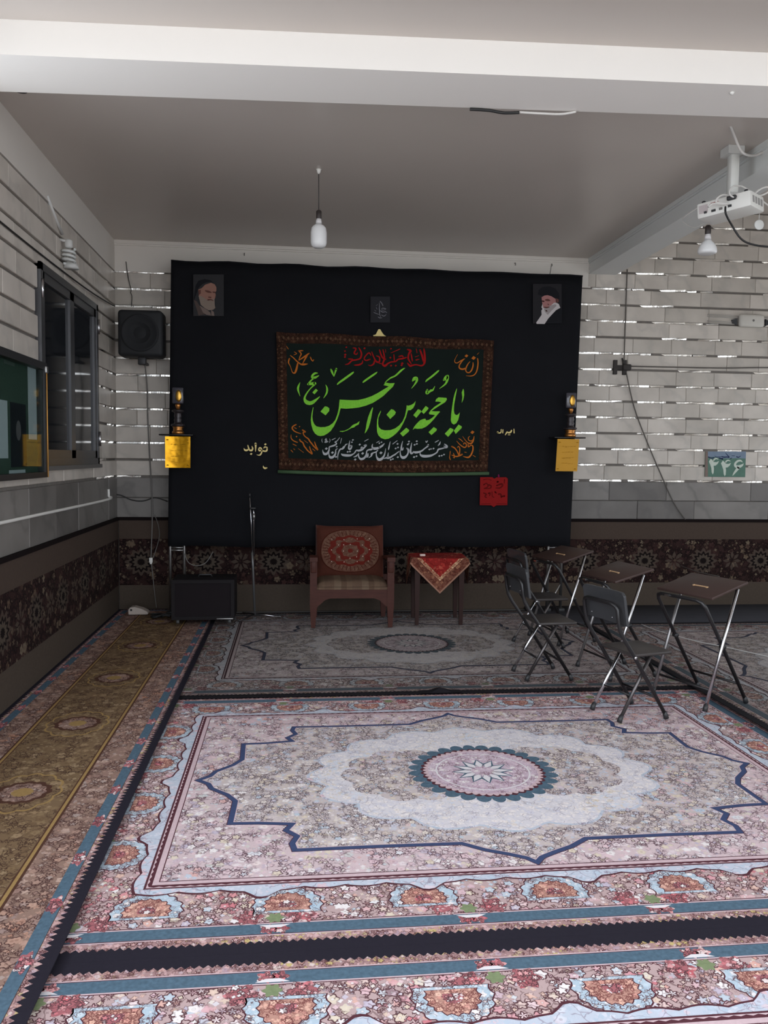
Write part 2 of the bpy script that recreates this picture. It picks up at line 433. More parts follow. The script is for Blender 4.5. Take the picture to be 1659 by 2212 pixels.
# wall carpets (dado)
wc_pat = floral('wall_carpet_pattern', [rgb(62,44,40), rgb(98,84,70), rgb(52,34,32), rgb(88,72,60)], [rgb(60,40,38), rgb(104,92,78), rgb(46,30,30)], rgb(30,20,20), 14, 0.10, 0.6, None, 3.5)
wc_plain = pile('wall_carpet_plain', rgb(73,62,55), 0.12)
wc_edge = pile('wall_carpet_edge', rgb(24,18,18), 0.1)
wc_tan = pile('wall_carpet_tan', rgb(76,67,59), 0.15)
def wall_carpet(name, label, a0, a1, side):
    bands = [(0.0, 0.26, 3), (0.26, 0.70, 0), (0.70, 0.875, 1), (0.875, 0.905, 2)]
    # local frame: x along the wall, z... pattern plane is local XY, so the mesh is built flat and stood up
    mb = MB(); L = a1 - a0
    for z0, z1, mi in bands: mb.box(0, L, z0, z1, 0, 0.012 if mi != 2 else 0.02, mi)
    # medallions: lobed tan figures with a dark heart, every 0.62 m
    for i in range(int(L / 0.62) + 1):
        cx = 0.2 + 0.62*i
        if cx > L - 0.15: break
        for rad, z, mi in ((0.115, 0.0124, 1), (0.085, 0.0128, 2), (0.062, 0.0132, 3), (0.03, 0.0136, 2)):
            pts = [(cx + rad*(1+0.16*math.cos(12*a))*math.cos(a)*1.15, 0.48 + rad*(1+0.16*math.cos(12*a))*math.sin(a), z) for a in [2*math.pi*q/72 for q in range(72)]]
            mb.poly(pts, mi)
        for s in (0.31,):
            cx2 = cx + s
            if cx2 > L - 0.1: continue
            for q in range(8):
                a = q*math.pi/4; pts = []
                for (u, v_) in ((0.02, 0), (0.06, 0.018), (0.10, 0), (0.06, -0.018)):
                    pts.append((cx2 + u*math.cos(a) - v_*math.sin(a), 0.48 + u*math.sin(a) + v_*math.cos(a), 0.0124))
                mb.poly(pts, 1)
    o = mb.build(name, [wc_pat, wc_plain, wc_edge, wc_tan])
    if side == 'back': o.rotation_euler = (math.pi/2, 0, 0); o.location = (a0, YB-0.013, 0.0)
    else: o.rotation_euler = (math.pi/2, 0, math.pi/2); o.location = (XL+0.013, a0, 0.0)
    return tag(o, label, 'wall carpet', 'wall carpets around the room')
wall_carpet('wall_carpet', 'brown patterned carpet band along the foot of the marble back wall', XL+0.03, 5.6, 'back')
wall_carpet('wall_carpet', 'brown patterned carpet band along the foot of the wall with the window', 1.5, YB-0.03, 'left')

# window: two leaves in a grey metal frame
frame_m = M('grey_window_metal', (0.11, 0.11, 0.115), 0.4, 0.6)
glass = M('dark_window_glass', (0.012, 0.014, 0.017), 0.07, 0, 0.30, var=0.1)
win = empty_structure('window_1')
y0, y1, z0, z1 = 5.61, 7.19, 1.41, 2.73
fm = MB()
for a, b, c, d in ((y0, y1, z0, z0+0.05), (y0, y1, z1-0.05, z1), (y0, y0+0.05, z0, z1), (y1-0.05, y1, z0, z1)): fm.box(XL-0.012, XL+0.03, a, b, c, d)
fm.build('window_frame', frame_m, win)
for a, b in ((y0+0.05, 6.40), (6.40, y1-0.05)):
    q = MB()
    for e, f, g_, h in ((a, b, z0+0.05, z0+0.11), (a, b, z1-0.11, z1-0.05), (a, a+0.055, z0+0.05, z1-0.05), (b-0.055, b, z0+0.05, z1-0.05)): q.box(XL-0.005, XL+0.022, e, f, g_, h)
    s = q.build('sash', frame_m, win)
    MB().box(XL-0.006, XL+0.004, a+0.05, b-0.05, z0+0.10, z1-0.10).build('pane', glass, s)
for yy, zz in ((y0+0.012, 2.56), (y1-0.012, 2.55), (y1-0.012, 1.62)):
    MB().tube([(XL+0.036, yy, zz-0.06), (XL+0.036, yy, zz+0.06)], 0.010, 8).build('hinge', chrome, win)
MB().box(XL-0.01, XL+0.045, y0-0.02, y1+0.03, z0-0.03, z0).build('window_sill', M('sill_stone', (0.12, 0.115, 0.11), 0.6), win)

# ------------------------------------------------------------------ floor coverings
pk, cr, wh, lv, sb, sal, red, org, ltb = rgb(212,172,178), rgb(220,205,186), rgb(236,228,226), rgb(196,184,198), rgb(168,182,198), rgb(214,154,140), rgb(190,88,98), rgb(222,150,110), rgb(146,178,200)
dk = rgb(88,58,62)
def rug_mats(sfx, rgb, pk, cr, wh, lv, dk):
    f_border = floral('rug_border_flowers' + sfx, [rgb(222,192,196), wh, cr, rgb(214,182,188), lv, rgb(190,200,210), wh, rgb(220,176,164)], [rgb(206,128,134), rgb(222,186,190), rgb(220,170,158), wh, rgb(214,150,152), cr], dk, 27, 0.060, 0.60, wh, 2.6, rgb(190,164,162))
    f_field = floral('rug_field_flowers' + sfx, [rgb(226,214,206), rgb(214,200,198), wh, rgb(206,198,208), rgb(210,196,184), rgb(192,202,212), cr], [rgb(208,200,212), cr, rgb(188,200,214), rgb(220,190,192), rgb(216,198,198)], rgb(98,80,86), 31, 0.058, 0.54, None, 1.7, rgb(204,190,188))
    f_spand = floral('rug_spandrel_flowers' + sfx, [rgb(222,194,198), rgb(224,208,210), cr, wh, lv, rgb(220,196,200)], [rgb(216,194,198), wh, rgb(190,200,214), rgb(220,176,168), rgb(220,190,196)], rgb(104,78,86), 27, 0.060, 0.50, None, 2.0, rgb(212,190,192))
    f_white = floral('rug_white_flowers' + sfx, [wh, rgb(226,220,224), rgb(214,210,220), wh], [wh, rgb(210,216,226), cr], rgb(164,156,166), 34, 0.045, 0.36, None, 3, rgb(222,216,220))
    f_blueflower = floral('rug_paleblue_flowers' + sfx, [rgb(196,204,216), rgb(212,214,224), rgb(186,198,212)], [rgb(206,204,218), rgb(222,190,196), rgb(198,206,218)], rgb(140,124,140), 26, 0.045, 0.34, None, 3, rgb(196,202,214))
    f_center = floral('rug_center_pink' + sfx, [rgb(220,198,208), rgb(212,186,200), wh, rgb(202,184,198)], [rgb(214,192,204), wh, rgb(196,172,188)], rgb(132,98,110), 40, 0.055, 0.45, None, 5, rgb(206,184,196))
    p_black = pile('rug_black_edge' + sfx, rgb(40,37,46), 0.12)
    p_blue = pile('rug_blue_band' + sfx, rgb(84,106,122), 0.42, scale=70)
    p_navy = pile('rug_navy_line' + sfx, rgb(66,78,112), 0.2)
    p_line = pile('rug_dark_line' + sfx, rgb(88,50,58), 0.2)
    p_pinkl = pile('rug_pink_line' + sfx, rgb(208,182,186), 0.15)
    p_teeth = floral('rug_teeth_band' + sfx, [rgb(206,170,168), rgb(190,150,140), rgb(216,196,190), rgb(196,176,120)], [rgb(206,170,168), rgb(176,150,160)], rgb(96,60,62), 48, 0.08, 0.5, None, 6)
    p_white = pile('rug_white_line' + sfx, rgb(228,222,224), 0.1)
    p_orange = floral('rug_orange_rosette' + sfx, [rgb(222,172,154), rgb(230,188,168), rgb(212,152,138)], [rgb(226,180,160), rgb(216,160,146)], rgb(128,78,74), 46, 0.08, 0.6, None, 6)
    p_ltb = floral('rug_halo' + sfx, [rgb(186,202,214), rgb(200,212,220), wh, rgb(176,196,212)], [rgb(190,206,218), rgb(206,210,220)], dk, 44, 0.06, 0.5, None, 5, rgb(182,198,210))
    p_green = pile('rug_green_spot' + sfx, rgb(128,140,104), 0.3)
    p_redf = floral('rug_red_blossoms' + sfx, [rgb(206,120,126), rgb(220,160,160), rgb(228,200,196), rgb(196,104,110)], [rgb(206,130,134), wh], dk, 40, 0.08, 0.6, wh, 6)
    return [p_black, p_teeth, p_line, p_blue, f_border, p_pinkl, f_blueflower, f_spand, p_navy, f_field, f_white, f_center, p_white, p_orange, p_ltb, p_green, p_redf]
def soft(r, g, b): return tuple(0.84*c for c in rgb(r, g, b))
RM = rug_mats('', soft, *[tuple(0.84*c for c in q) for q in (pk, cr, wh, lv)], dk)
# rugs at the back: shade is put into a darker, greyer, browner palette
def shade_tint(r, g, b):
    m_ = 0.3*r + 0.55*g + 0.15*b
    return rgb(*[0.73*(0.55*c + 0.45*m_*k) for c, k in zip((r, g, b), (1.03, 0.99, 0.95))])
RM_SHADE = rug_mats('_shade', shade_tint, shade_tint(212,172,178), shade_tint(220,205,186), shade_tint(232,224,220), shade_tint(196,184,192), shade_tint(88,62,62))
BLK, TEE, LIN, BLU, BOR, PKL, PBL, SPA, NAV, FLD, WHT, CEN, WLN, ORA, LTB, GRN, RED = range(17)
DZ = 0.0002
RUGH = 0.0085                                                    # height of a rug's pile above its base
def rect(a, b): return [(-a, -b), (a, -b), (a, b), (-a, b)]
def sawrect(a, b, period, amp):
    pts = []
    cs = rect(a, b)
    for i in range(4):
        p, q = Vector(cs[i]), Vector(cs[(i+1) % 4]); d = q - p; n = max(4, int(d.length/period)); nn = Vector((d.y, -d.x)).normalized()
        for k in range(n):
            pts.append(tuple(p + d*(k/n))); pts.append(tuple(p + d*((k+0.5)/n) + nn*amp))
    return pts
def scallop(a, b, period, amp, lobe):
    pts = []; cs = rect(a, b)
    for i in range(4):
        p, q = Vector(cs[i]), Vector(cs[(i+1) % 4]); d = q - p; n = max(3, round(d.length/period)); nn = Vector((d.y, -d.x)).normalized()
        for k in range(n*14):
            u = k/14; ph = u % 1.0; cell = int(u) % 2
            h = abs(math.sin(2*math.pi*ph))*amp*0.5 + (lobe*max(0, math.cos((ph-0.5)*math.pi*2))**2 if cell else 0)
            pts.append(tuple(p + d*(u/n) + nn*h))
    return pts
QUARTER = [(1.335,0.0),(1.285,0.045),(1.265,0.10),(1.19,0.175),(1.15,0.245),(1.152,0.33),(1.156,0.465),(1.04,0.47),(0.905,0.49),(0.93,0.545),(0.885,0.60),(0.905,0.66),(0.895,0.715),(0.58,0.712),(0.25,0.715),(0.17,0.775),(0.09,0.815),(0.03,0.85),(0.0,0.888)]
def four(q):
    r = list(q); r += [(-x, y) for x, y in reversed(q[:-1])]; r += [(-x, -y) for x, y in q[1:]]; r += [(x, -y) for x, y in reversed(q[1:-1])]
    return r
def offset(pts, d):
    n = len(pts); out = []
    for i in range(n):
        a, b, c = Vector(pts[i-1]), Vector(pts[i]), Vector(pts[(i+1) % n])
        e1, e2 = (b-a), (c-b)
        if e1.length < 1e-6 or e2.length < 1e-6: out.append(pts[i]); continue
        n1 = Vector((e1.y, -e1.x)).normalized(); n2 = Vector((e2.y, -e2.x)).normalized()
        bi = n1 + n2; L = bi.length
        if L < 0.3: out.append(tuple(b + n1*d)); continue
        bi /= L; k = d / max(0.45, bi.dot(n1)); out.append(tuple(b + bi*k))
    return out
def lobes(a, b, n, amp, N=180, ph=0.0, p=1.0):
    out = []
    for i in range(N):
        t_ = 2*math.pi*i/N; r = 1 + amp*(abs(math.cos(n*t_/2 + ph))**p - 0.5)
        ct, st = math.cos(t_), math.sin(t_)
        out.append((a*r*math.copysign(abs(ct)**1.05, ct), b*r*math.copysign(abs(st)**1.0, st)))
    return out
def rug_mesh(mb, A, B, field=True):
    z = [0.0]
    def lay(pts, mi, up=True):
        if up: z[0] += DZ
        mb.poly([(x, y, z[0]) for x, y in pts], mi)
    mb.box(-A, A, -B, B, -0.004, 0.0, BLK)
    lay(sawrect(A-0.062, B-0.062, 0.026, 0.014), TEE)
    lay(rect(A-0.088, B-0.088), PKL); lay(rect(A-0.093, B-0.093), LIN); lay(rect(A-0.096, B-0.096), BLU)
    # blossoms that break the blue band
    z[0] += DZ
    n = int(2*A/0.62)
    sp = []
    for i in range(n+1):
        x = -A + 0.2 + (2*A-0.4)*i/n
        sp += [(x, s*(B-0.121), 0, s) for s in (-1, 1)]
    n = int(2*B/0.62)
    for i in range(1, n):
        y = -B + 0.2 + (2*B-0.4)*i/n
        sp += [(s*(A-0.121), y, 1, s) for s in (-1, 1)]
    for x, y, o, s in sp:
        w = 0.038
        for dx, r, mi in ((-w*0.55, 0.024, RED), (w*0.55, 0.024, RED)):
            c = (x+dx, y) if o == 0 else (x, y+dx)
            mb.poly([(c[0]+r*(1+.25*math.cos(5*a))*math.cos(a), c[1]+r*(1+.25*math.cos(5*a))*math.sin(a), z[0]) for a in [2*math.pi*q/20 for q in range(20)]], mi)
        if o == 0: mb.poly([(x-0.05, y-s*0.024, z[0]+DZ/2), (x-0.02, y-s*0.008, z[0]+DZ/2), (x+0.02, y-s*0.008, z[0]+DZ/2), (x+0.05, y-s*0.024, z[0]+DZ/2)], WLN)
    lay(rect(A-0.150, B-0.150), PKL); lay(rect(A-0.156, B-0.156), LIN); lay(rect(A-0.160, B-0.160), BOR)
    # big rosettes and blossom clusters in the main border
    z[0] += DZ
    ros = []
    n = int(2*A/0.46)
    for i in range(n): ros += [(-A+0.23+0.46*i+(2*A-0.46*n)/2, s*(B-0.255), (0, s)) for s in (-1, 1)]
    n = int((2*B-0.7)/0.46)
    for i in range(n): ros += [(s*(A-0.245), -B+0.35+0.23+0.46*i+(2*B-0.7-0.46*n)/2, (s, 0)) for s in (-1, 1)]
    for k, (x, y, nn) in enumerate(ros):
        ax = math.atan2(-nn[1], -nn[0])
        def fan(r, am, mi, dz, w=1.0):
            pts = []
            for q in range(33):
                a = ax - math.pi*0.62 + math.pi*1.24*q/32; rr = r*(1 + am*math.cos(16*a))
                pts.append((x + rr*math.cos(a), y + rr*math.sin(a), z[0]+dz))
            mb.poly(pts, mi)
        fan(0.118, 0.05, LIN, 0); fan(0.113, 0.05, LTB, DZ*.3); fan(0.079, 0.07, LIN, DZ*.6); fan(0.075, 0.07, ORA, DZ*.9); fan(0.030, 0.1, RED, DZ*1.2)
    for x, y, o, s in sp:
        c = (x, y - s*0.062) if o == 0 else (x - s*0.062, y)
        for (du, dv, r, mi) in ((0, 0, 0.026, GRN), (-0.085, 0.012, 0.044, RED), (0.085, 0.012, 0.044, RED)):
            u, v_ = (c[0]+du, c[1]-s*dv) if o == 0 else (c[0]-s*dv, c[1]+du)
            mb.poly([(u+r*(1+.2*math.cos(6*a))*math.cos(a), v_+r*(1+.2*math.cos(6*a))*math.sin(a), z[0]) for a in [2*math.pi*q/24 for q in range(24)]], mi)
    z[0] += DZ*1.5
    ga, gb = 1.415*A/1.80, 0.955*B/1.35
    lay(scallop(ga+0.030, gb+0.030, 0.30, 0.03, 0.062), LIN); lay(scallop(ga+0.022, gb+0.022, 0.30, 0.03, 0.058), PBL)
    # small red blossoms inside the lobes
    lay(rect(ga, gb), LIN); lay(rect(ga-0.008, gb-0.008), PKL); lay(sawrect(ga-0.016, gb-0.016, 0.035, 0.006), LIN); lay(rect(ga-0.026, gb-0.026), PKL); lay(rect(ga-0.046, gb-0.046), LIN); lay(rect(ga-0.050, gb-0.050), SPA)
    sx, sy = A/1.80, B/1.35
    O = [(x*sx, y*sy) for x, y in four(QUARTER)]
    lay(offset(O, 0.014), LIN); lay(offset(O, 0.011), NAV); lay(offset(O, -0.012), PKL); lay(offset(O, -0.016), FLD)
    lay(lobes(0.80*sx, 0.61*sy, 16, 0.10), LIN if False else PBL); lay(lobes(0.785*sx, 0.595*sy, 16, 0.10), WHT)
    for s in (-1, 1): 
        lay([(x*0.30*sx + s*0.36*sx, y*0.30*sy) for x, y in lobes(1, 1, 10, 0.12)], FLD, s < 0)
    r = min(sx, sy)
    lay([(x*r, y*r) for x, y in lobes(0.335, 0.335, 28, 0.13, 336, 0, 0.6)], BLU); lay([(x*r, y*r) for x, y in lobes(0.292, 0.292, 40, 0.05, 320)], LIN)
    lay([(x*r, y*r) for x, y in lobes(0.278, 0.278, 52, 0.06, 416)], PKL); lay(lobes(0.262*r, 0.262*r, 1, 0), CEN); lay(lobes(0.226*r, 0.226*r, 1, 0), WLN); lay(lobes(0.218*r, 0.218*r, 1, 0), CEN)
    for k in range(12):
        a = k*math.pi/6
        for rr, wd, mi, dz in ((0.150, 0.026, BLU, 1), (0.138, 0.018, WLN, 2)):
            pts = [(0.035, 0), (rr*0.6, wd), (rr, 0), (rr*0.6, -wd)]
            mb.poly([((u*math.cos(a)-v_*math.sin(a))*r, (u*math.sin(a)+v_*math.cos(a))*r, z[0]+DZ*dz) for u, v_ in pts], mi)
    mb.poly([(x, y, z[0]+DZ*3) for x, y in lobes(0.05*r, 0.05*r, 12, 0.2)], CEN)
    return z[0] + 3*DZ
def rug(name, label, cx, cy, A, B, rz=0.0, z=0.0, mats=None):
    mb = MB(); rug_mesh(mb, A, B)
    o = mb.build(name, mats or RM, fixn=False); o.location = (cx, cy, z); o.rotation_euler = (0, 0, rz)
    return tag(o, label, 'rug', 'matching medallion rugs')
rug('medallion_rug', 'large pink and blue medallion rug in front of the folding chairs', 0.91, 3.77, 1.80, 1.35)
shaded = rug('medallion_rug', 'medallion rug in shade under the armchair and side table', 0.95, 6.42, 1.80, 1.37, z=0.0135, mats=RM_SHADE)
rug('medallion_rug', 'nearest pink floral rug, only its border and blue stripe showing', 0.91, 1.0695, 1.80, 1.35)
rug('medallion_rug', 'shaded medallion rug on the side of the writing desks, lying crosswise', 3.965, 5.26, 1.80, 1.36, math.pi/2, 0.027, RM_SHADE)

# ripple where the shaded rug's edge rides up over the front rug
mb = MB(); n, k = 20, 12; vs = []
for j in range(k+1):
    for i in range(n+1):
        x, y = -0.13 + 0.26*i/n, 0.16*j/k
        vs.append((x - 0.01, -1.37 + y, 0.0005 + 0.034*math.exp(-(x/0.045)**2)*(1 - y/0.16)**1.2))
mb.add(vs, [(j*(n+1)+i, j*(n+1)+i+1, (j+1)*(n+1)+i+1, (j+1)*(n+1)+i) for j in range(k) for i in range(n)], 0, True)
for idx in range(n*k): mb.mi[idx] = 0 if idx//n < 5 else 1 if idx//n < 7 else 2
mb.add([vs[i] for i in range(n+1)] + [(vs[n][0], vs[n][1], -0.003), (vs[0][0], vs[0][1], -0.003)], [tuple(range(n+3))], 0)
mb.build('edge_ripple', [RM_SHADE[BLK], RM_SHADE[TEE], RM_SHADE[BLU]], shaded)

# brown runner along the left wall
rb = floral('runner_field', [rgb(134,112,84), rgb(120,98,72), rgb(148,126,98), rgb(112,90,66)], [rgb(126,104,78), rgb(140,116,88), rgb(110,88,66)], rgb(70,50,40), 24, 0.06, 0.5, None, 2.0, rgb(118,96,72))
rb2 = floral('runner_border', [rgb(160,130,116), rgb(176,150,136), rgb(142,114,104), rgb(160,142,134)], [rgb(172,136,118), rgb(146,126,120), rgb(182,134,110)], rgb(80,56,52), 26, 0.065, 0.55, None, 2.5, rgb(138,112,100))
r_line = pile('runner_line', rgb(78,52,42), 0.15); r_gold = pile('runner_gold', rgb(150,122,78), 0.2)
mb = MB(); A, B = 0.478, 5.2; zz = 0.0
mb.box(-A, A, -B, B, -0.004, 0, 0)
def lay(pts, mi):
    global zz
    zz += DZ; mb.poly([(x, y, zz) for x, y in pts], mi)
lay(sawrect(A-0.052, B-0.052, 0.030, 0.020), 1); lay(rect(A-0.062, B-0.062), 2); lay(rect(A-0.064, B-0.064), 3)
zz += DZ
for i in range(34):
    y = -B+0.2+0.31*i
    for s in (-1, 1):
        c = (s*(A-0.086), y)
        mb.poly([(c[0]+0.022*math.cos(a)*(1+.2*math.cos(5*a)), c[1]+0.05*math.sin(a)*(1+.2*math.cos(5*a)), zz) for a in [2*math.pi*q/24 for q in range(24)]], 7)
lay(rect(A-0.108, B-0.108), 4); lay(rect(A-0.245, B-0.245), 2); lay(rect(A-0.255, B-0.255), 6); lay(rect(A-0.268, B-0.268), 2); lay(rect(A-0.274, B-0.274), 5)
for i in range(11):
    y = -B + 0.54 + 0.925*i
    zz0 = zz
    for rr, mi, q in ((0.160, 6, 1.3), (0.150, 5, 1.3), (0.118, 2, 1.0), (0.096, 4, 1.0), (0.045, 6, 1.0)):
        zz += DZ*0.6
        mb.poly([(x*1.0, y + yy, zz) for x, yy in lobes(rr, rr*q, 12, 0.10, 96)], mi)
    zz = zz0
ru = mb.build('runner_rug', [RM[BLK], RM[TEE], r_line, RM[BLU], rb2, rb, r_gold, RM[RED]], fixn=False)
ru.location = (XL + 0.015 + A, -5.2 + 7.93, 0.032)
# one chain medallion falls at y = 3.777
tag(ru, 'long brown and gold runner rug with a chain of small medallions', 'rug')

mb = MB(); mb.rbox(2.3, 5.6, 7.13, 7.93, -0.004, 0.030, 0.006, 1)
tag(mb.build('floor_mat', M('dark_grey_felt', rgb(58,58,62), 0.95, spec=0.1)), 'dark grey felt mat along the foot of the back wall behind the desks', 'mat')

# ------------------------------------------------------------------ black backdrop and its frame
t = NT('black_cloth'); v = t.coord(); n1 = t.noise(v, 3.0, 3); n2 = t.noise(v, 260, 1)
t.bump(n2.outputs['Fac'], 0.2, 0.003)
cloth_m = t.fin(t.mix(n1.outputs['Fac'], (0.0065, 0.0068, 0.0085), (0.0095, 0.0098, 0.012)), 0.9, 0, 0.12)
YC = 7.60                                                       # plane of the cloth
def wave(x, z): return 0.006*math.sin(x*5.1) + 0.004*math.sin(x*11 + 1) * (3.3 - z)/2.5 + 0.003*math.sin(z*4 + x)
mb = MB(); NX, NZ = 90, 24; vs = []
TL, TR, BL, BR = (-1.080, 3.210), (2.699, 3.207), (-1.122, 0.668), (2.646, 0.657)
for j in range(NZ+1):
    for i in range(NX+1):
        u, q = i/NX, j/NZ
        x = (TL[0]*(1-u)+TR[0]*u)*(1-q) + (BL[0]*(1-u)+BR[0]*u)*q
        zt = 3.210 - 0.005*math.sin(u*38) - 0.010*math.sin(math.pi*u*7)**2*0.4
        z_ = zt*(1-q) + (0.662 + 0.006*math.sin(u*23))*q
        vs.append((x, YC + 0.012 + wave(x, z_), z_))
fs = [(j*(NX+1)+i, j*(NX+1)+i+1, (j+1)*(NX+1)+i+1, (j+1)*(NX+1)+i) for j in range(NZ) for i in range(NX)]
mb.add(vs, fs, 0, True)
hem = [vs[i] for i in range(0, NX+1, 3)]
o = mb.build('backdrop_cloth', cloth_m); 
sm = o.modifiers.new('thick', 'SOLIDIFY'); sm.thickness = 0.003; sm.offset = 1
tag(o, 'large black cloth backdrop hung across the back of the hall', 'backdrop')
for a, b in ((0, 0), (NX, 1)):
    c = vs[a]
MB().tube([(x, y-0.002, z+0.004) for x, y, z in hem], 0.008, 8).build('top_hem', cloth_m, o)
# ladder frames that carry it
for side, (xa, xb) in (('left', (-1.112, -0.985)), ('right', (2.455, 2.59))):
    f = thing('backdrop_frame', 'steel ladder frame behind the cloth edge beside the %s' % ('black wheeled cabinet' if side == 'left' else 'rearmost folding chair'), 'frame', ((xa+xb)/2, YC+0.085, 0), group='backdrop frames')
    d = (xb-xa)/2
    for s in (-1, 1): MB().tube([(s*d, 0, 0.055), (s*d, 0, 0.7), (s*d + (0.075 if side == 'left' else -0.03), 0, 3.2)], 0.014, 10).build('upright', silver, f)
    for z_ in (0.62, 0.645, 1.2, 1.8, 2.4, 3.0): sh_ = (0.075 if side == 'left' else -0.03)*max(0, z_-0.7)/2.5; MB().tube([(-d+sh_, 0, z_), (d+sh_, 0, z_)], 0.009, 8).build('rung', silver, f)
    for s in (-1, 1): MB().rbox(s*d-0.03, s*d+0.03, -0.05, 0.05, 0.042 if side == 'left' else 0.012+RUGH, 0.058, 0.006).build('foot', black_plastic, f)
    MB().tube([(-d, 0, 0.05), (d, 0, 0.30)], 0.008, 8).build('brace', silver, f)
    MB().tube([(-d+0.05, -0.02, 3.19), (d, -0.02, 3.19)], 0.012, 8).build('top_bar', silver, f)

# ------------------------------------------------------------------ flat print helpers (banner-plane lettering)
def pmap(sc, ox, oy, Y):
    def f(x, y, d=0.0): 
        p = at(ox + x/sc, oy + y/sc, 1, Y); return (p.x, Y - d, p.z)
    return f
def strokes(mb, f, lines, d, mi=0, wk=1.0, sc=1.0):
    """brush strokes: lists of (x, y, width) laid as flat ribbons"""
    k = 0
    for ln in lines:
        k += 1
        p = catmull(ln, 6) if len(ln) > 2 else catmull([ln[0], tuple((a+b)/2 for a, b in zip(*ln)), ln[1]], 3)
        L = []; Rr = []
        for i, (x, y, w) in enumerate(p):
            a = p[max(0, i-1)]; b = p[min(len(p)-1, i+1)]
            dx, dy = b[0]-a[0], b[1]-a[1]; n = math.hypot(dx, dy) or 1
            w = max(3.0, w)*0.5*wk; L.append((x - dy/n*w, y + dx/n*w)); Rr.append((x + dy/n*w, y - dx/n*w))
        dd = d + k*0.00002
        vs = [f(x, y, dd) for x, y in L] + [f(x, y, dd) for x, y in Rr]; n = len(L)
        mb.add(vs, [(i, i+1, n+i+1, n+i) for i in range(n-1)], mi)
        for e, s in ((0, 1), (-1, -1)):                          # rounded ends
            x, y, w = p[e]; w = max(3.0, w)*0.5*wk
            if w > 5: mb.add([f(x + w*math.cos(a), y + w*math.sin(a), dd) for a in [2*math.pi*q/10 for q in range(10)]], [tuple(range(10))], mi)
def fills(mb, f, polys, d, mi=0):
    for i, p in enumerate(polys): mb.poly([f(x, y, d + i*0.00002) for x, y in p], mi)
def dots(mb, f, pts, d, mi=0):
    for i, (x, y, s) in enumerate(pts):
        h = s*0.62; mb.poly([f(x-h, y+h*.15, d+i*.00002), f(x-h*.05, y-h*.85, d+i*.00002), f(x+h, y-h*.15, d+i*.00002), f(x+h*.05, y+h*.85, d+i*.00002)], mi)
def flatprint(name, c, rough=0.85, spec=0.15): return M(name, c, rough, 0, spec, 0.06, 30)

# ------------------------------------------------------------------ embroidered banner
YBN = 7.575
green_bg = M('banner_ground', (0.0075, 0.0125, 0.0105), 0.9, spec=0.1, var=0.2, scale=6)
brown_edge = floral('banner_border', [rgb(66,42,30), rgb(52,32,24), rgb(80,56,40)], [rgb(62,38,28), rgb(46,28,22)], rgb(30,18,12), 40, 0.08, 0.5, None, 8, plane='XZ')
g_pt = lambda x, y: at(x, y, 1, YBN)
ban = thing('banner', 'dark green banner with brown border and large green calligraphy', 'banner', (0.85, YBN, 1.34))
LOC = Vector((0.85, YBN, 1.34))
def child(mb, name, mats, par=None, shift=LOC):
    mb.v = [(a-shift.x, b-shift.y, c-shift.z) for a, b, c in mb.v]
    return mb.build(name, mats, par)
BQ = [(597, 717), (1067, 736), (1053, 1018), (603, 1014)]
def bq(u, v_, d=0.0):
    """u, v 0..1 inside the banner outline, slightly sagging hem"""
    x = (BQ[0][0]*(1-u)+BQ[1][0]*u)*(1-v_) + (BQ[3][0]*(1-u)+BQ[2][0]*u)*v_
    y = (BQ[0][1]*(1-u)+BQ[1][1]*u)*(1-v_) + (BQ[3][1]*(1-u)+BQ[2][1]*u)*v_ + 4*math.sin(math.pi*u)*v_ + 1.5*math.sin(6*math.pi*u)*(1-v_)
    p = g_pt(x, y); return (p.x, YBN - d, p.z)
def bgrid(u0, u1, v0, v1, d, n=24, k=10):
    mb = MB(); vs = [bq(u0+(u1-u0)*i/n, v0+(v1-v0)*j/k, d) for j in range(k+1) for i in range(n+1)]
    mb.add(vs, [(j*(n+1)+i, j*(n+1)+i+1, (j+1)*(n+1)+i+1, (j+1)*(n+1)+i) for j in range(k) for i in range(n)]); return mb
o = child(bgrid(0, 1, 0, 1, 0.0), 'ground', green_bg, ban); sm = o.modifiers.new('t', 'SOLIDIFY'); sm.thickness = 0.004; sm.offset = 0
for k_, (u0, u1, v0, v1) in enumerate(((0, 1, 0, 0.075), (0, 1, 0.915, 1), (0, 0.045, 0.075, 0.915), (0.955, 1, 0.075, 0.915))):
    child(bgrid(u0, u1, v0, v1, 0.005, 20, 3), 'border_band', brown_edge, ban)
# little light motifs woven along the border
mo = MB(); motif = flatprint('border_motif', rgb(82,60,44))
for i in range(46):
    for vv_ in (0.037, 0.957): 
        c = bq((i+0.5)/46, vv_, 0.0056); mo.poly([(c[0]-0.012, c[1], c[2]), (c[0], c[1], c[2]-0.016), (c[0]+0.012, c[1], c[2]), (c[0], c[1], c[2]+0.016)])
for i in range(24):
    for uu in (0.022, 0.978):
        c = bq(uu, 0.10+0.8*(i+0.5)/24, 0.0056); mo.poly([(c[0]-0.014, c[1], c[2]), (c[0], c[1], c[2]-0.011), (c[0]+0.014, c[1], c[2]), (c[0], c[1], c[2]+0.011)])
om = child(mo, 'border_motifs', motif, ban); om['kind'] = 'stuff'
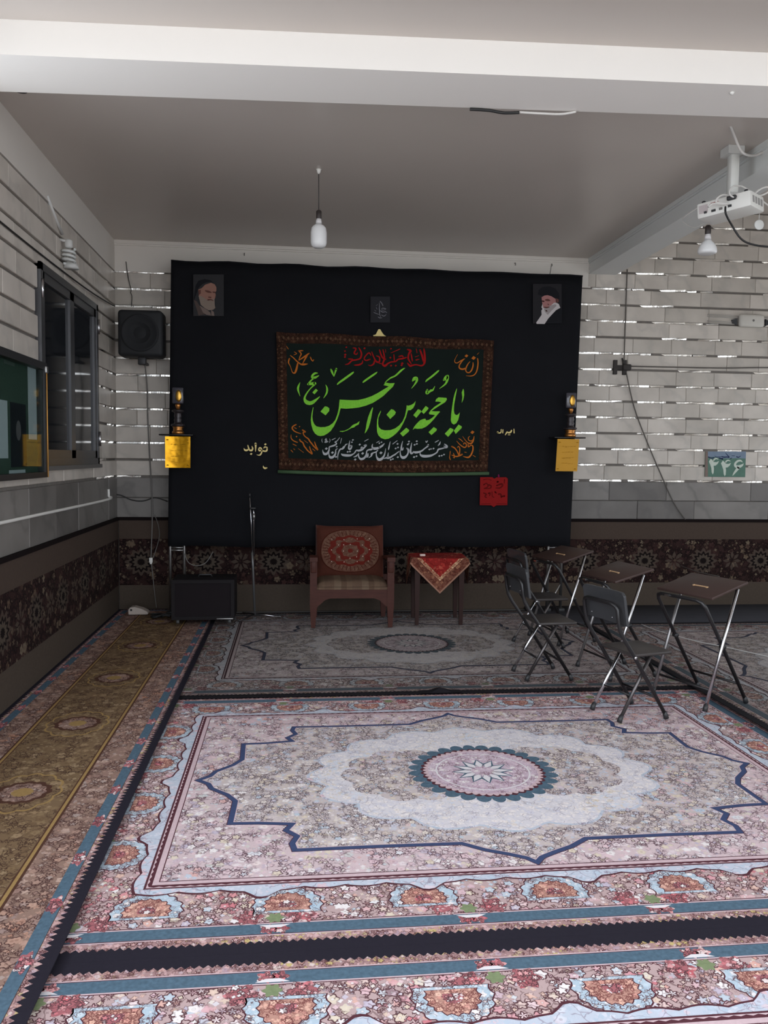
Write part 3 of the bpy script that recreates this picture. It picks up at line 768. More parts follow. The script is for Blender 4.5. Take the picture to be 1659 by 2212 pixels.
# green rod wrapped in the hem below
hp = [Vector(bq(u, 1.0)) + Vector((0, -0.004, -0.020)) for u in [i/12 for i in range(-0, 13)]]
hp[0].x -= 0.012; hp[-1].x += 0.012
child(MB().tube(hp, 0.017, 10), 'hem_rod', M('green_hem', rgb(62,84,58), 0.7, spec=0.2), ban)
GA = pmap(6.9125, 620, 780, YBN); GB = pmap(6.9125, 800, 780, YBN)
green = NT('green_thread'); v = green.coord(); gz = green.n('ShaderNodeSeparateXYZ'); green.l(v, gz.inputs[0])
nz = green.noise(v, 90, 2)
green_m = green.fin(green.mix(nz.outputs['Fac'], rgb(92,178,38), rgb(140,208,62)), 0.7, 0, 0.25)
mb = MB(); D = 0.006
fills(mb, GA, [
 [(388,690),(368,770),(355,880),(365,960),(385,1030),(415,1080),(455,1110),(500,1120),(550,1112),(600,1085),(650,1045),(700,975),(745,880),(775,800),(800,705),(772,708),(750,800),(720,880),(680,930),(630,965),(570,985),(500,988),(440,975),(405,940),(385,890),(378,830),(385,760),(396,692)],
 [(785,575),(870,580),(960,585),(1060,582),(1160,560),(1260,525),(1350,480),(1440,425),(1520,378),(1440,360),(1470,322),(1540,333),(1607,328),(1580,385),(1500,460),(1440,520),(1360,575),(1280,625),(1180,665),(1080,692),(980,705),(880,712),(800,705),(772,708)],
 [(1275,690),(1240,760),(1210,840),(1190,920),(1175,1010),(1158,1080),(1180,1060),(1215,1000),(1240,920),(1255,850),(1270,770),(1284,700)],
 [(785,1045),(860,1040),(930,1005),(980,955),(1010,940),(1040,930),(1085,895),(1070,945),(1030,965),(1000,990),(960,1000),(900,1035),(830,1058),(790,1052)],
 [(500,755),(565,675),(600,682),(632,705),(630,745),(575,810)],
 [(378,470),(430,412),(460,440),(410,497)]], D)
strokes(mb, GA, [
 [(450,180,18),(415,185,30),(380,215,30),(375,245,30),(420,245,35),(478,215,8)], [(400,255,20),(350,300,22),(322,345,34)],
 [(315,345,30),(360,340,40),(415,335,45)], [(420,345,25),(350,410,16),(290,490,22),(262,560,32),(290,612,58),(345,628,56),(400,605,46),(490,530,8)],
 [(195,318,4),(170,380,28),(165,430,28),(195,525,4)], [(575,352,4),(598,410,25),(590,480,25),(545,555,6)],
 [(655,125,20),(672,165,30),(700,232,8)], [(735,118,30),(720,165,22),(700,232,8)],
 [(748,355,10),(775,325,26),(880,250,32),(975,180,26),(995,160,6)], [(1130,324,10),(1155,300,26),(1240,240,28),(1320,185,24),(1347,162,6)]], D)
fills(mb, GB, [
 [(205,335),(240,290),(300,240),(360,215),(400,180),(450,130),(500,103),(520,105),(480,140),(400,215),(360,240),(300,265),(250,300),(228,322)],
 [(155,738),(120,800),(100,880),(95,980),(100,1060),(120,1110),(160,1150),(215,1168),(270,1160),(330,1125),(390,1075),(440,1020),(490,930),(530,840),(560,735),(600,733),(640,700),(665,650),(675,595),(650,630),(610,655),(570,665),(540,662),(538,700),(532,735),(515,820),(480,900),(430,960),(370,1005),(300,1030),(220,1035),(160,1020),(125,985),(115,930),(120,850),(155,760)],
 [(240,800),(310,718),(350,730),(380,765),(365,800),(295,865)],
 [(640,808),(710,720),(745,730),(760,755),(685,848)], [(760,755),(825,670),(868,700),(860,720),(795,790)],
 [(968,605),(980,570),(1015,542),(1080,545),(1135,550),(1142,575),(1115,615),(1040,660),(970,705),(910,745),(960,752),(1030,750),(1038,760),(1000,800),(950,865),(890,930),(830,980),(770,1008),(700,1012),(660,1005),(632,1028),(650,985),(690,935),(740,885),(790,865),(820,860),(830,885),(870,880),(920,850),(965,805),(880,795),(872,775),(900,735),(960,680),(1060,615),(1010,605)],
 [(868,1062),(945,985),(992,1015),(985,1040),(910,1105)], [(442,1080),(535,995),(580,1030),(570,1055),(485,1127)],
 [(1288,405),(1262,470),(1238,560),(1220,680),(1205,800),(1200,890),(1215,930),(1245,948),(1280,930),(1310,880),(1325,820),(1335,765),(1310,795),(1285,808),(1255,790),(1245,740),(1250,650),(1270,540),(1290,430)],
 [(1385,412),(1362,470),(1372,540),(1362,625),(1385,580),(1400,510),(1395,440)],
 [(1110,1085),(1190,997),(1240,1020),(1235,1045),(1160,1132)], [(1245,1040),(1315,948),(1362,975),(1362,1000),(1272,1088)]], D)
strokes(mb, GB, [
 [(628,298,18),(655,265,50),(688,255,40),(692,295,32),(660,350,20),(612,410,6)], [(1095,285,25),(1125,255,55),(1152,222,36),(1150,270,36),(1120,340,25),(1030,412,8)],
 [(822,314,8),(845,285,24),(930,220,28),(1005,155,24),(1026,136,5)], [(848,430,26),(843,475,48),(880,458,30),(905,440,34),(932,432,24),(962,375,5)]], D)
tl = child(mb, 'large_lettering', green_m, ban)
# white line
white_m = flatprint('white_thread', rgb(168,170,172))
WA = pmap(10.369, 680, 930, YBN); WB = pmap(10.369, 820, 930, YBN)
mb = MB()
strokes(mb, WB, [
 [(1450,305,20),(1500,340,32),(1505,375,32),(1450,385,28)], [(1440,350,20),(1490,360,14)],
 [(1450,385,25),(1390,405,28),(1320,420,35),(1300,450,28),(1280,490,28),(1220,530,30),(1150,560,45),(1050,575,55),(960,570,55),(910,540,30),(905,490,8)],
 [(1310,335,18),(1340,300,28),(1360,250,12)], [(1245,262,20),(1320,220,12)],
 [(1085,325,40),(1070,355,30),(1010,400,25),(950,450,32),(880,480,42),(800,490,48),(755,475,25)], [(760,485,22),(715,512,40),(690,480,42),(700,380,30),(718,278,12)],
 [(610,400,30),(638,425,40),(640,480,32),(620,540,32),(570,595,52),(510,605,55),(470,560,30),(460,490,20),(468,430,8)],
 [(1030,235,14),(1045,265,20),(1072,230,16)],
 [(515,240,12),(490,340,28),(488,420,40),(515,425,28),(530,375,8)],
 [(432,470,22),(390,500,22),(340,540,30),(300,560,30),(240,600,36),(190,612,48),(150,612,36),(90,632,10)], [(180,600,40),(192,490,8)],
 [(235,250,12),(205,390,28),(195,435,10)], [(295,300,18),(395,225,10)],
 [(100,290,10),(40,345,24),(-20,385,40)]], D, 0, 1.05)
dots(mb, WB, [(1335,570,42),(1390,562,38),(1440,538,38),(1112,422,40),(1150,412,34),(1205,405,40),(830,240,40),(782,320,42),(832,300,40),(655,245,42),(630,312,42),(652,292,30),(770,595,45),(825,575,40),(405,597,45),(400,300,42),(358,402,40),(410,378,40),(250,655,42),(295,638,38),(1045,255,20)], D)
strokes(mb, WA, [
 [(1587,400,8),(1560,540,28),(1500,630,52),(1430,650,56),(1385,590,30),(1375,520,20),(1385,470,6)],
 [(1560,290,12),(1500,350,35),(1420,390,45),(1340,405,55),(1290,385,36),(1285,330,20),(1300,300,8)],
 [(1300,400,30),(1260,425,36),(1210,430,30),(1165,460,25),(1150,540,30),(1110,610,42),(1040,640,48),(990,600,30),(978,540,20),(985,500,6)],
 [(1410,440,18),(1370,480,26),(1310,500,25),(1275,525,42),(1262,570,28),(1205,612,8)], [(1190,520,26),(1180,575,42),(1160,600,20)],
 [(1385,272,18),(1445,235,10)],
 [(1100,335,20),(1148,328,35),(1110,380,30),(1050,430,42),(980,450,40),(930,445,26),(890,500,25),(825,562,8)], [(1085,385,18),(1045,372,22),(1035,425,20)],
 [(1115,240,16),(1200,192,12)], [(960,530,16),(930,570,30),(865,597,8)],
 [(862,520,16),(800,555,42),(700,557,52),(622,545,42),(592,515,8)],
 [(800,340,36),(826,350,28),(800,410,36),(762,405,36),(765,330,28),(785,228,10)],
 [(730,300,12),(690,318,25),(672,350,20),(650,372,44),(620,408,36),(570,420,30),(535,480,25),(515,560,20),(514,655,6)],
 [(510,405,12),(472,430,20),(460,520,32),(410,590,48),(350,602,52),(318,550,25),(320,488,6)],
 [(600,175,12),(572,290,10)], [(555,160,12),(500,230,16),(455,262,28),(490,292,20),(440,330,35),(350,360,30),(322,372,20),(318,440,30),(280,510,46),(220,525,52),(184,480,25),(175,428,6)],
 [(385,210,16),(460,172,12)], [(165,180,5),(156,225,12),(175,272,5)], [(325,180,5),(343,225,12),(320,278,5)],
 [(258,188,18),(230,212,20),(272,215,14),(228,262,30),(292,248,22)]], D, 0, 1.05)
dots(mb, WA, [(1480,500,60),(1445,285,36),(1492,262,36),(1070,512,55),(1005,315,45),(905,650,48),(735,478,42),(785,470,42),(830,262,36),(852,212,36),(490,362,40),(395,495,55),(475,590,45),(258,405,55),(250,180,20)], D)
child(mb, 'white_lettering', white_m, ban)
# red line
red_m = flatprint('red_thread', rgb(148,20,20)); RA = pmap(8.295, 730, 740, YBN); mb = MB()
strokes(mb, RA, [
 [(1540,120,26),(1555,250,34),(1550,360,34),(1500,415,26),(1400,398,20),(1330,410,28),(1290,418,36),(1245,370,18)], [(1470,135,28),(1510,250,34),(1530,345,26)],
 [(1245,125,20),(1300,150,42),(1270,200,30),(1260,290,30),(1310,380,18)], [(1310,205,22),(1332,330,22)], [(1400,110,10),(1415,192,10)], [(1400,310,24),(1455,300,14)],[(1380,260,10),(1450,235,8)],
 [(1230,265,16),(1150,290,28),(1080,300,24),(1030,340,22),(950,350,22),(890,380,28),(840,418,38),(800,385,28),(832,280,28),(805,130,18)], [(1095,250,24),(1150,240,24),(1172,272,18)], [(1010,335,20),(1000,215,16)],
 [(945,190,8),(1080,130,14),(1118,112,6)], [(850,120,8),(855,180,10)],
 [(745,135,20),(790,260,28),(850,300,28)], [(605,170,16),(640,260,20),(685,340,30),(740,345,26),(742,265,24),(690,240,18)], [(655,320,22),(640,380,28),(585,415,18),(540,402,8)], [(740,370,22),(785,382,10)],
 [(575,300,24),(500,322,22),(470,280,20),(530,200,20),(565,190,22),(590,232,16)],
 [(375,95,18),(420,190,28),(400,280,28),(330,310,26),(250,325,26),(190,380,24),(125,395,8)], [(268,98,16),(322,112,24),(290,190,24),(332,212,18),(352,180,12)], [(190,295,22),(262,300,22)], [(298,405,20),(370,400,30),(430,372,24),(442,325,14)]], D)
dots(mb, RA, [(475,105,36),(150,85,30),(125,155,30),(130,220,40),(125,260,34),(950,112,30),(938,272,34),(1150,375,44),(1140,408,36),(950,415,34),(1035,415,34),(1410,312,30)], D)
child(mb, 'red_lettering', red_m, ban)
# orange corner words
or_m = flatprint('orange_thread', rgb(178,98,34))
mb = MB()
strokes(mb, pmap(13.825, 600, 740, YBN), [
 [(375,385,18),(470,460,28),(560,550,34),(660,630,40),(720,655,50),(800,652,54),(888,640,20)], [(935,325,32),(850,385,45),(740,460,40),(635,530,20)], [(870,400,45),(810,500,40),(745,625,18)],
 [(615,250,22),(700,245,35),(752,245,22)], [(640,262,30),(700,340,35),(660,430,30),(632,520,22)], [(600,600,30),(580,700,52),(550,820,58),(510,905,48),(440,890,24),(380,720,16),(322,600,36),(345,485,45)],
 [(975,440,35),(1010,520,32),(1050,552,28),(1078,500,10)], [(260,110,12),(312,192,24)], [(490,280,12),(562,330,20),(478,372,12)]], D)
child(mb, 'corner_word', or_m, ban); mb = MB()
strokes(mb, pmap(13.825, 960, 740, YBN), [
 [(985,480,30),(1000,600,34),(985,750,38),(950,880,34),(880,970,30),(780,1000,24),(640,990,8)], [(850,600,22),(850,700,38),(810,820,40),(750,890,34),(680,895,30),(632,830,34),(650,740,38),(700,640,28),(762,568,12)],
 [(640,760,38),(580,790,45),(510,795,45),(445,760,40),(440,690,34),(490,600,34),(560,510,34),(605,490,18)], [(590,495,22),(480,550,30),(380,610,25),(310,588,22),(312,500,14),(392,355,8)], [(970,362,10),(1032,300,8)]], D)
dots(mb, pmap(13.825, 960, 740, YBN), [(655,400,90),(868,462,110)], D)
child(mb, 'corner_word', or_m, ban); mb = MB()
strokes(mb, pmap(13.825, 600, 900, YBN), [
 [(545,240,36),(470,280,38),(430,340,38),(480,420,34),(570,470,28),(692,510,16)], [(500,330,28),(555,355,22)], [(740,400,36),(825,455,38),(762,470,34),(780,550,30),(850,620,30),(910,660,38),(960,740,38),(1010,800,38),(1080,890,34),(1195,992,36),(1140,880,34),(1098,755,26)],
 [(400,540,14),(400,640,24),(470,720,30),(590,770,26)], [(655,680,36),(680,730,38),(750,780,35),(790,880,38),(830,930,38),(900,1020,34),(1025,1112,36),(980,1000,34),(948,895,26)],
 [(448,818,18),(552,866,24)], [(790,708,12),(895,788,12)], [(395,1000,22),(452,1062,18)], [(478,960,22),(512,992,14)], [(605,948,8),(772,1072,12)], [(1035,958,14),(1112,1022,16)]], D)
dots(mb, pmap(13.825, 600, 900, YBN), [(650,298,36),(560,595,44)], D)
child(mb, 'corner_word', or_m, ban); mb = MB()
strokes(mb, pmap(13.825, 950, 910, YBN), [
 [(678,448,8),(740,540,16),(820,630,25),(900,668,45),(960,640,45),(1000,560,38),(1022,445,14)], [(892,450,18),(850,490,24),(860,560,24),(930,590,25),(972,560,28)],
 [(840,680,22),(850,760,34),(880,750,28),(920,720,25),(980,740,34),(985,850,40),(950,960,44),(900,1040,44),(830,1080,44),(690,1048,10)], [(558,513,12),(620,550,22),(685,612,18)],
 [(498,588,10),(580,680,25),(680,760,30),(750,780,34),(792,730,30),(770,660,28),(720,650,28),(708,692,16)], [(358,755,42),(440,800,35),(510,890,30),(570,1010,38),(590,900,30),(590,800,30),(550,750,24),(518,792,10)],
 [(662,990,42),(580,1030,40),(480,1050,34),(355,1008,20)], [(400,950,16),(430,1030,28),(430,1095,24),(388,1070,16)], [(310,900,28),(300,1000,18),(290,1080,24),(312,1142,32)], [(988,1018,14),(1062,1062,16)], [(738,920,18),(795,932,16)]], D)
dots(mb, pmap(13.825, 950, 910, YBN), [(970,330,100)], D)
child(mb, 'corner_word', or_m, ban)

# gold lettering pinned to the cloth, partly covered by the banner
gold_m = M('gold_foil_letters', rgb(196,176,112), 0.45, 0.25, 0.5)
def print_thing(name, label, cat, build, mats, Y, thick=0.002):
    mb = MB(); build(mb); xs = [p[0] for p in mb.v]; zs = [p[2] for p in mb.v]
    c = Vector(((min(xs)+max(xs))/2, Y, min(zs))); mb.v = [(a-c.x, b-c.y, e-c.z) for a, b, e in mb.v]
    o = mb.build(name, mats); o.location = c
    return tag(o, label, cat)
YP = 7.585
def b1(mb):
    f = pmap(18.43, 510, 930, YP)
    strokes(mb, f, [[(1100,700,36),(1150,655,55),(1235,675,50)], [(1235,690,44),(1228,780,62),(1180,822,62),(1080,812,60),(1010,790,62),(930,800,66),(898,740,42),(950,690,62),(1010,730,52),(1022,850,48),(990,930,58),(930,982,46),(815,962,8)],
        [(775,525,86),(780,650,62),(775,835,24)], [(635,640,40),(662,720,58),(620,790,70),(545,782,62),(500,700,52),(468,590,42)], [(505,740,46),(420,790,72),(345,770,62),(308,705,16)]], 0.002)
    dots(mb, f, [(1165,550,84),(600,932,84)], 0.002)
print_thing('gold_lettering', 'gold letters on the black cloth, cut off by the left edge of the banner', 'lettering', b1, gold_m, YP)
def b1b(mb): strokes(mb, pmap(18.43, 510, 930, YP), [[(1085,1400,14),(1092,1460,50),(1150,1500,75),(1225,1485,46)]], 0.002)
print_thing('gold_letter', 'tiny gold curved mark under the gold letters beside the banner', 'lettering', b1b, gold_m, YP)
def b2(mb):
    f = pmap(3.858, 850, 560, YP)
    strokes(mb, f, [[(1003,1413,7),(1005,1450,9)], [(985,1423,10),(976,1440,14),(960,1446,12),(946,1440,10),(940,1450,10),(930,1466,6)], [(912,1418,7),(910,1450,9)], [(897,1416,7),(895,1442,9),(880,1448,10),(866,1440,14),(874,1450,9)]], 0.002)
    dots(mb, f, [(957,1463,9),(968,1463,9)], 0.002)
print_thing('gold_lettering', 'small pale lettering on the black cloth just right of the banner', 'lettering', b2, gold_m, YP)
def b3(mb): mb.slab([pmap(20.11, 790, 630, YP)(x, y) for x, y in [(320,1895),(430,1870),(500,1740),(550,1640),(600,1630),(640,1650),(680,1730),(740,1820),(800,1890),(890,1940),(340,1935)]], (0, -0.004, 0))
print_thing('gold_ornament', 'small gold peak showing above the top edge of the banner', 'ornament', b3, gold_m, YP)

# framed-less photo prints of two men, a dark emblem print, a red paper badge
bgd = flatprint('photo_dark', rgb(48,48,50)); bgd2 = flatprint('photo_darker', rgb(38,37,40)); turb = flatprint('photo_turban', rgb(25,26,30)); skin = flatprint('photo_skin', rgb(140,104,92)); skin2 = flatprint('photo_skin_red', rgb(158,112,110))
skd = flatprint('photo_skin_dark', rgb(96,62,56)); beard = flatprint('photo_beard', rgb(128,114,104)); robe = flatprint('photo_robe', rgb(112,98,92)); robe2 = flatprint('photo_robe_dark', rgb(78,66,62)); wbeard = flatprint('photo_white_beard', rgb(186,180,180)); gbeard = flatprint('photo_grey_beard', rgb(150,142,142))
def ph1(mb):
    f = pmap(16.59, 400, 580, YP); P = lambda pts, d, mi: mb.poly([f(x, y, d) for x, y in pts], mi)
    mb.slab([f(x, y) for x, y in rect4(290, 215, 1385, 1705)], (0, -0.002, 0), 0)
    P([(300,1200),(480,700),(620,560),(760,500),(900,480),(980,500),(1080,560),(900,420),(700,380),(480,440),(380,600),(330,900)], .0024, 2)
    P([(300,1120),(420,1180),(560,1400),(720,1640),(480,1690),(430,1500)], .0024, 8); P([(520,1330),(640,1400),(800,1490),(900,1580),(930,1690),(760,1660),(640,1580)], .0027, 7); P([(930,1480),(1030,1560),(1050,1700),(940,1690)], .0027, 7)
    P([(470,760),(600,700),(720,580),(930,515),(1060,570),(1120,680),(1120,800),(1080,860),(1095,960),(1075,1060),(1050,1120),(820,1160),(620,1260),(500,1080)], .003, 3)
    P([(480,980),(600,1000),(780,1120),(900,1100),(1050,1080),(1060,1300),(1080,1420),(1000,1480),(850,1500),(700,1420),(560,1300)], .0033, 6)
    strokes(mb, f, [[(730,800,40),(820,830,80),(930,860,40)], [(1000,850,40),(1070,860,50)], [(850,1030,40),(920,1040,44)], [(820,1130,50),(920,1120,44),(1000,1150,30)]], .0036, 5)
    P([(470,780),(560,760),(560,900),(490,950)], .0035, 5)
def rect4(x0, y0, x1, y1): return [(x0, y0), (x1, y0), (x1, y1), (x0, y1)]
PM = [bgd, bgd2, turb, skin, skin2, skd, beard, robe, robe2, wbeard, gbeard]
print_thing('portrait_print', 'photo print of a bearded man in black turban turned to the right', 'portrait', ph1, PM, YP)
def ph2(mb):
    f = pmap(16.59, 1130, 600, YP); P = lambda pts, d, mi: mb.poly([f(x, y, d) for x, y in pts], mi)
    mb.slab([f(x, y) for x, y in rect4(350, 220, 1380, 1640)], (0, -0.002, 0), 1)
    P([(520,600),(560,430),(700,330),(950,310),(1150,380),(1280,560),(1300,760),(1100,720),(850,620),(680,660)], .0024, 2)
    P([(1330,1080),(1180,1170),(1000,1350),(780,1640),(1370,1640),(1370,1180)], .0024, 2)
    P([(660,700),(760,640),(880,625),(1020,670),(1160,760),(1180,960),(1000,1100),(740,1110),(690,960),(670,820)], .003, 4)
    P([(1170,740),(1260,770),(1280,860),(1200,900)], .003, 5)
    P([(690,940),(720,1080),(850,1090),(980,1010),(1100,900),(1190,900),(1270,940),(1330,1080),(1180,1160),(1010,1340),(900,1460),(765,1660),(480,1655),(465,1610),(660,1330),(650,1180),(690,1120),(655,1060)], .0033, 9)
    P([(740,1110),(850,1050),(980,1000),(1150,950),(1200,1000),(1000,1200),(880,1330),(780,1230)], .0036, 10)
    strokes(mb, f, [[(690,840,50),(740,850,50)], [(800,800,40),(880,800,80),(960,820,30)], [(760,1060,40),(840,1070,50),(930,1050,30)], [(820,1180,50),(850,1200,40)], [(880,940,24),(910,970,30)]], .004, 5)
print_thing('portrait_print', 'photo print of a white-bearded man in glasses and black turban', 'portrait', ph2, PM, YP)
emb_m = flatprint('emblem_ground', rgb(40,40,44)); emb_l = flatprint('emblem_lines', rgb(112,112,118))
def em(mb):
    f = pmap(20.11, 790, 630, YP)
    mb.slab([f(x, y) for x, y in rect4(210, 215, 1055, 1340)], (0, -0.002, 0), 0)
    strokes(mb, f, [[(630,430,40),(690,500,35),(745,610,36)], [(590,480,16),(600,620,25),(590,720,30),(600,830,36),(610,1000,25),(645,1095,20)], [(690,735,22),(760,720,35),(865,748,45)], [(690,770,22),(740,810,25),(862,788,10)], [(650,835,35),(720,885,35),(800,885,30),(850,870,30),(912,912,26)], [(348,903,22),(420,935,30),(575,997,18)], [(680,1010,22),(760,1060,30),(830,1050,30),(892,975,12)], [(538,1098,22),(600,1140,35),(702,1140,22)], [(458,695,22),(492,765,18)], [(378,798,12),(442,852,18)], [(440,620,10),(520,560,14)]], .0024, 1)
print_thing('emblem_print', 'small dark print with a grey calligraphic emblem above the banner', 'print', em, [emb_m, emb_l], YP)
rp = flatprint('red_paper', rgb(126,20,20)); rd = flatprint('red_paper_dark', rgb(84,6,6)); mg = flatprint('magenta_pin', rgb(110,16,70))
def bd(mb):
    f = pmap(11.85, 1000, 1000, YP)
    mb.slab([f(x, y) for x, y in [(440,365),(750,365),(800,402),(860,370),(1100,365),(1145,400),(1135,1080),(850,1085),(785,1130),(720,1085),(430,1080)]], (0, -0.004, 0), 0)
    mb.slab([f(x, y) for x, y in [(890,360),(895,300),(920,290),(935,360)]], (0, -0.006, 0), 2)
    strokes(mb, f, [[(525,430,20),(620,410,14),(720,440,18)], [(530,560,30),(600,520,26),(640,600,30),(560,650,28)], [(660,560,30),(720,590,36),(690,650,26),(540,652,24)], [(880,490,50),(900,470,30)], [(860,580,30),(980,540,50),(1010,580,40),(940,640,36),(840,640,20)], [(1060,430,26),(1055,520,20)],
        [(530,770,26),(590,800,40),(560,860,30),(600,885,24)], [(650,780,30),(690,770,34),(680,840,20)], [(740,740,20),(750,850,22),(790,880,20)], [(820,740,40),(850,770,28)], [(900,800,26),(960,800,44),(980,880,34)], [(990,860,40),(1060,845,44)], [(470,1050,14),(700,1048,14)], [(860,1048,14),(1110,1050,14)]], .0045, 1)
print_thing('paper_badge', 'red paper badge with dark red writing below the banner corner', 'badge', bd, [rp, rd, mg], YP)

# ------------------------------------------------------------------ side shelves with trophies and yellow sheets
yel = M('yellow_sheet', rgb(190,137,5), 0.5, 0, 0.4); ink = flatprint('faint_ink', rgb(150,104,10)); ink2 = flatprint('foil_ink', rgb(120,84,10))
t = NT('gold_foil'); v = t.coord(); nz = t.noise(v, 7, 2); t.bump(nz.outputs['Fac'], 0.35, 0.03); foil = t.fin(rgb(204,146,10), 0.24, 0.7)
shelf_m = M('black_shelf', (0.012, 0.011, 0.011), 0.3); copper = M('copper_gold', rgb(190,130,70), 0.28, 0.9); darkres = M('dark_bronze', (0.035, 0.028, 0.03), 0.3, 0.3); gold2 = M('gold_plate', rgb(196,150,66), 0.3, 0.9)
t = NT('clear_glass_block'); smoky = t.fin((0.05, 0.048, 0.06), 0.08, 0, 0.6)
def trophy(label, x, y, z):
    t_ = thing('trophy', label, 'trophy', (x, y, z), group='trophies on the side shelves')
    MB().lathe([(0.052, 0), (0.052, 0.022), (0.043, 0.03), (0.043, 0.055), (0.05, 0.066)], n=24).build('base', copper, t_)
    mb = MB(); mb.lathe([(0.05, 0.066), (0.062, 0.075), (0.06, 0.086), (0.035, 0.094), (0.03, 0.11), (0.036, 0.125), (0.028, 0.14), (0.034, 0.16), (0.03, 0.18), (0.034, 0.19), (0.055, 0.2), (0.052, 0.21), (0.03, 0.218)], n=24); mb.build('column', darkres, t_)
    MB().lathe([(0.012, 0.218), (0.016, 0.228), (0.022, 0.245), (0.024, 0.258), (0.014, 0.268)], n=20).build('cup', copper, t_)
    g = MB(); g.rbox(-0.048, 0.048, -0.012, 0.02, 0.268, 0.41, 0.01, 2); gl = g.build('glass_plaque', smoky, t_)
    md = MB(); md.lathe([(0.026, 0), (0.026, 0.006), (0.018, 0.010), (0.002, 0.011)], (0.008, -0.012, 0.335), n=28, axis='Y')
    md.v = [(a, b, 0.335 + (c-0.335)*2.0) for a, b, c in md.v]
    md.build('medallion', gold2, t_)
    return t_
for side in ('left', 'right'):
    if side == 'left': x0, x1, z_, sx0, sx1, ztop, zbot = -1.165, -0.87, 1.663, -1.11, -0.893, 1.654, 1.381
    else: x0, x1, z_, sx0, sx1, ztop, zbot = 2.40, 2.70, 1.690, 2.428, 2.636, 1.682, 1.385
    sh = thing('wall_shelf', 'narrow black shelf at the %s edge of the black cloth' % side, 'shelf', ((x0+x1)/2, 7.50, z_), group='side shelves')
    MB().rbox(x0-(x0+x1)/2, x1-(x0+x1)/2, -0.09, 0.085, 0, 0.012, 0.003, 1).build('board', shelf_m, sh)
    for s in (-0.06, 0.06):
        b = MB(); b.hexa([(s-0.008, 0.075, -0.12), (s+0.008, 0.075, -0.12), (s+0.008, 0.09, -0.12), (s-0.008, 0.09, -0.12)], [(s-0.008, -0.03, -0.001), (s+0.008, -0.03, -0.001), (s+0.008, 0.09, -0.001), (s-0.008, 0.09, -0.001)]); b.build('bracket', shelf_m, sh)
    tx = -1.005 if side == 'left' else 2.565
    tr = trophy('dark trophy with gold medallion on the %s shelf, above the %s' % (side, 'shiny gold foil sheet' if side == 'left' else 'yellow written sheet'), tx, 7.46, z_+0.0125)
    mb = MB(); n = 12; yy = 7.405
    sk = 0.012 if side == 'right' else 0.0
    vs = [(sx0+(sx1-sx0)*i/n - sk*(j/n), yy + (0.006*math.sin(i/n*math.pi*1.3) if side == 'left' else 0.002*math.sin(i/n*3)), ztop+(zbot-ztop)*j/n) for j in range(n+1) for i in range(n+1)]
    mb.add(vs, [(j*(n+1)+i, j*(n+1)+i+1, (j+1)*(n+1)+i+1, (j+1)*(n+1)+i) for j in range(n) for i in range(n)], 0, True)
    rr = random.Random(3)
    for ln in range(4):
        zz_ = ztop - 0.07 - 0.052*ln; x = sx0 + 0.05
        while x < sx1 - 0.05:
            L = rr.uniform(0.008, 0.03); dz = rr.uniform(-0.003, 0.003)
            mb.add([(x-sk*(ln+1)/5, yy-0.0035, zz_+dz), (x+L-sk*(ln+1)/5, yy-0.0035, zz_+dz+rr.uniform(-.003,.003)), (x+L-sk*(ln+1)/5, yy-0.0035, zz_+dz+0.004), (x-sk*(ln+1)/5, yy-0.0035, zz_+dz+0.0025)], [(0,1,2,3)], 1); x += L + rr.uniform(0.002, 0.012)
    for cx_, cz_ in ((sx0+0.02, ztop-0.03), (sx1-0.02, ztop-0.03), (sx0+0.02-sk, zbot+0.022), (sx1-0.025-sk, zbot+0.022)):
        mb.add([(cx_-.012, yy-.0035, cz_-.003), (cx_+.012, yy-.0035, cz_-.004), (cx_+.008, yy-.0035, cz_+.005), (cx_-.006, yy-.0035, cz_+.004)], [(0,1,2,3)], 1)
    xs0 = (sx0+sx1)/2; mb.v = [(a-xs0, b-yy, c-zbot) for a, b, c in mb.v]
    o = mb.build('paper_sheet', [foil if side == 'left' else yel, ink2 if side == 'left' else ink]); o.location = (xs0, yy, zbot)
    tag(o, 'glossy gold foil sheet hanging under the left shelf' if side == 'left' else 'yellow sheet with lines of writing under the right shelf', 'paper sheet')

# ------------------------------------------------------------------ wooden armchair
wood = NT('red_brown_wood'); v = wood.coord(); mp = wood.n('ShaderNodeMapping'); mp.inputs['Scale'].default_value = (3, 3, 14); wood.l(v, mp.inputs[0])
nz = wood.noise(mp.outputs[0], 3, 4); wood_m = wood.fin(wood.mix(nz.outputs['Fac'], rgb(54,27,22), rgb(82,46,37)), 0.55, 0, 0.22)
velvet = pile('brown_velvet', rgb(74,38,28), 0.18, 0.2); med_l = floral('medallion_tan', [rgb(104,76,62), rgb(116,88,72), rgb(90,64,52)], [rgb(108,80,66), rgb(94,70,58)], rgb(84,50,40), 60, 0.08, 0.5, None, 6, plane='XZ')
med_d = pile('medallion_dark_red', rgb(92,32,26), 0.2); rope_m = pile('dark_piping', rgb(62,26,18), 0.1); knot = M('pale_knot', rgb(214,186,170), 0.6)
t = NT('striped_seat'); v = t.coord(); sx = t.n('ShaderNodeSeparateXYZ'); t.l(v, sx.inputs[0])
st = t.math('FRACT', t.math('MULTIPLY', sx.outputs[0], 4.2)); pz = t.noise(v, 200, 1); pn = t.noise(v, 24, 2)
sc_ = t.ramp(st, [(0, rgb(98,78,64)), (0.35, rgb(110,92,76)), (0.6, rgb(92,72,58)), (0.8, rgb(106,86,70))])
sc_ = t.mix(0.4, sc_, t.mix(pn.outputs['Fac'], (0.6, 0.55, 0.5), (1.3, 1.3, 1.3)), 'MULTIPLY'); t.bump(pz.outputs['Fac'], 0.3, 0.004)
seat_m = t.fin(sc_, 0.85, 0, 0.2)
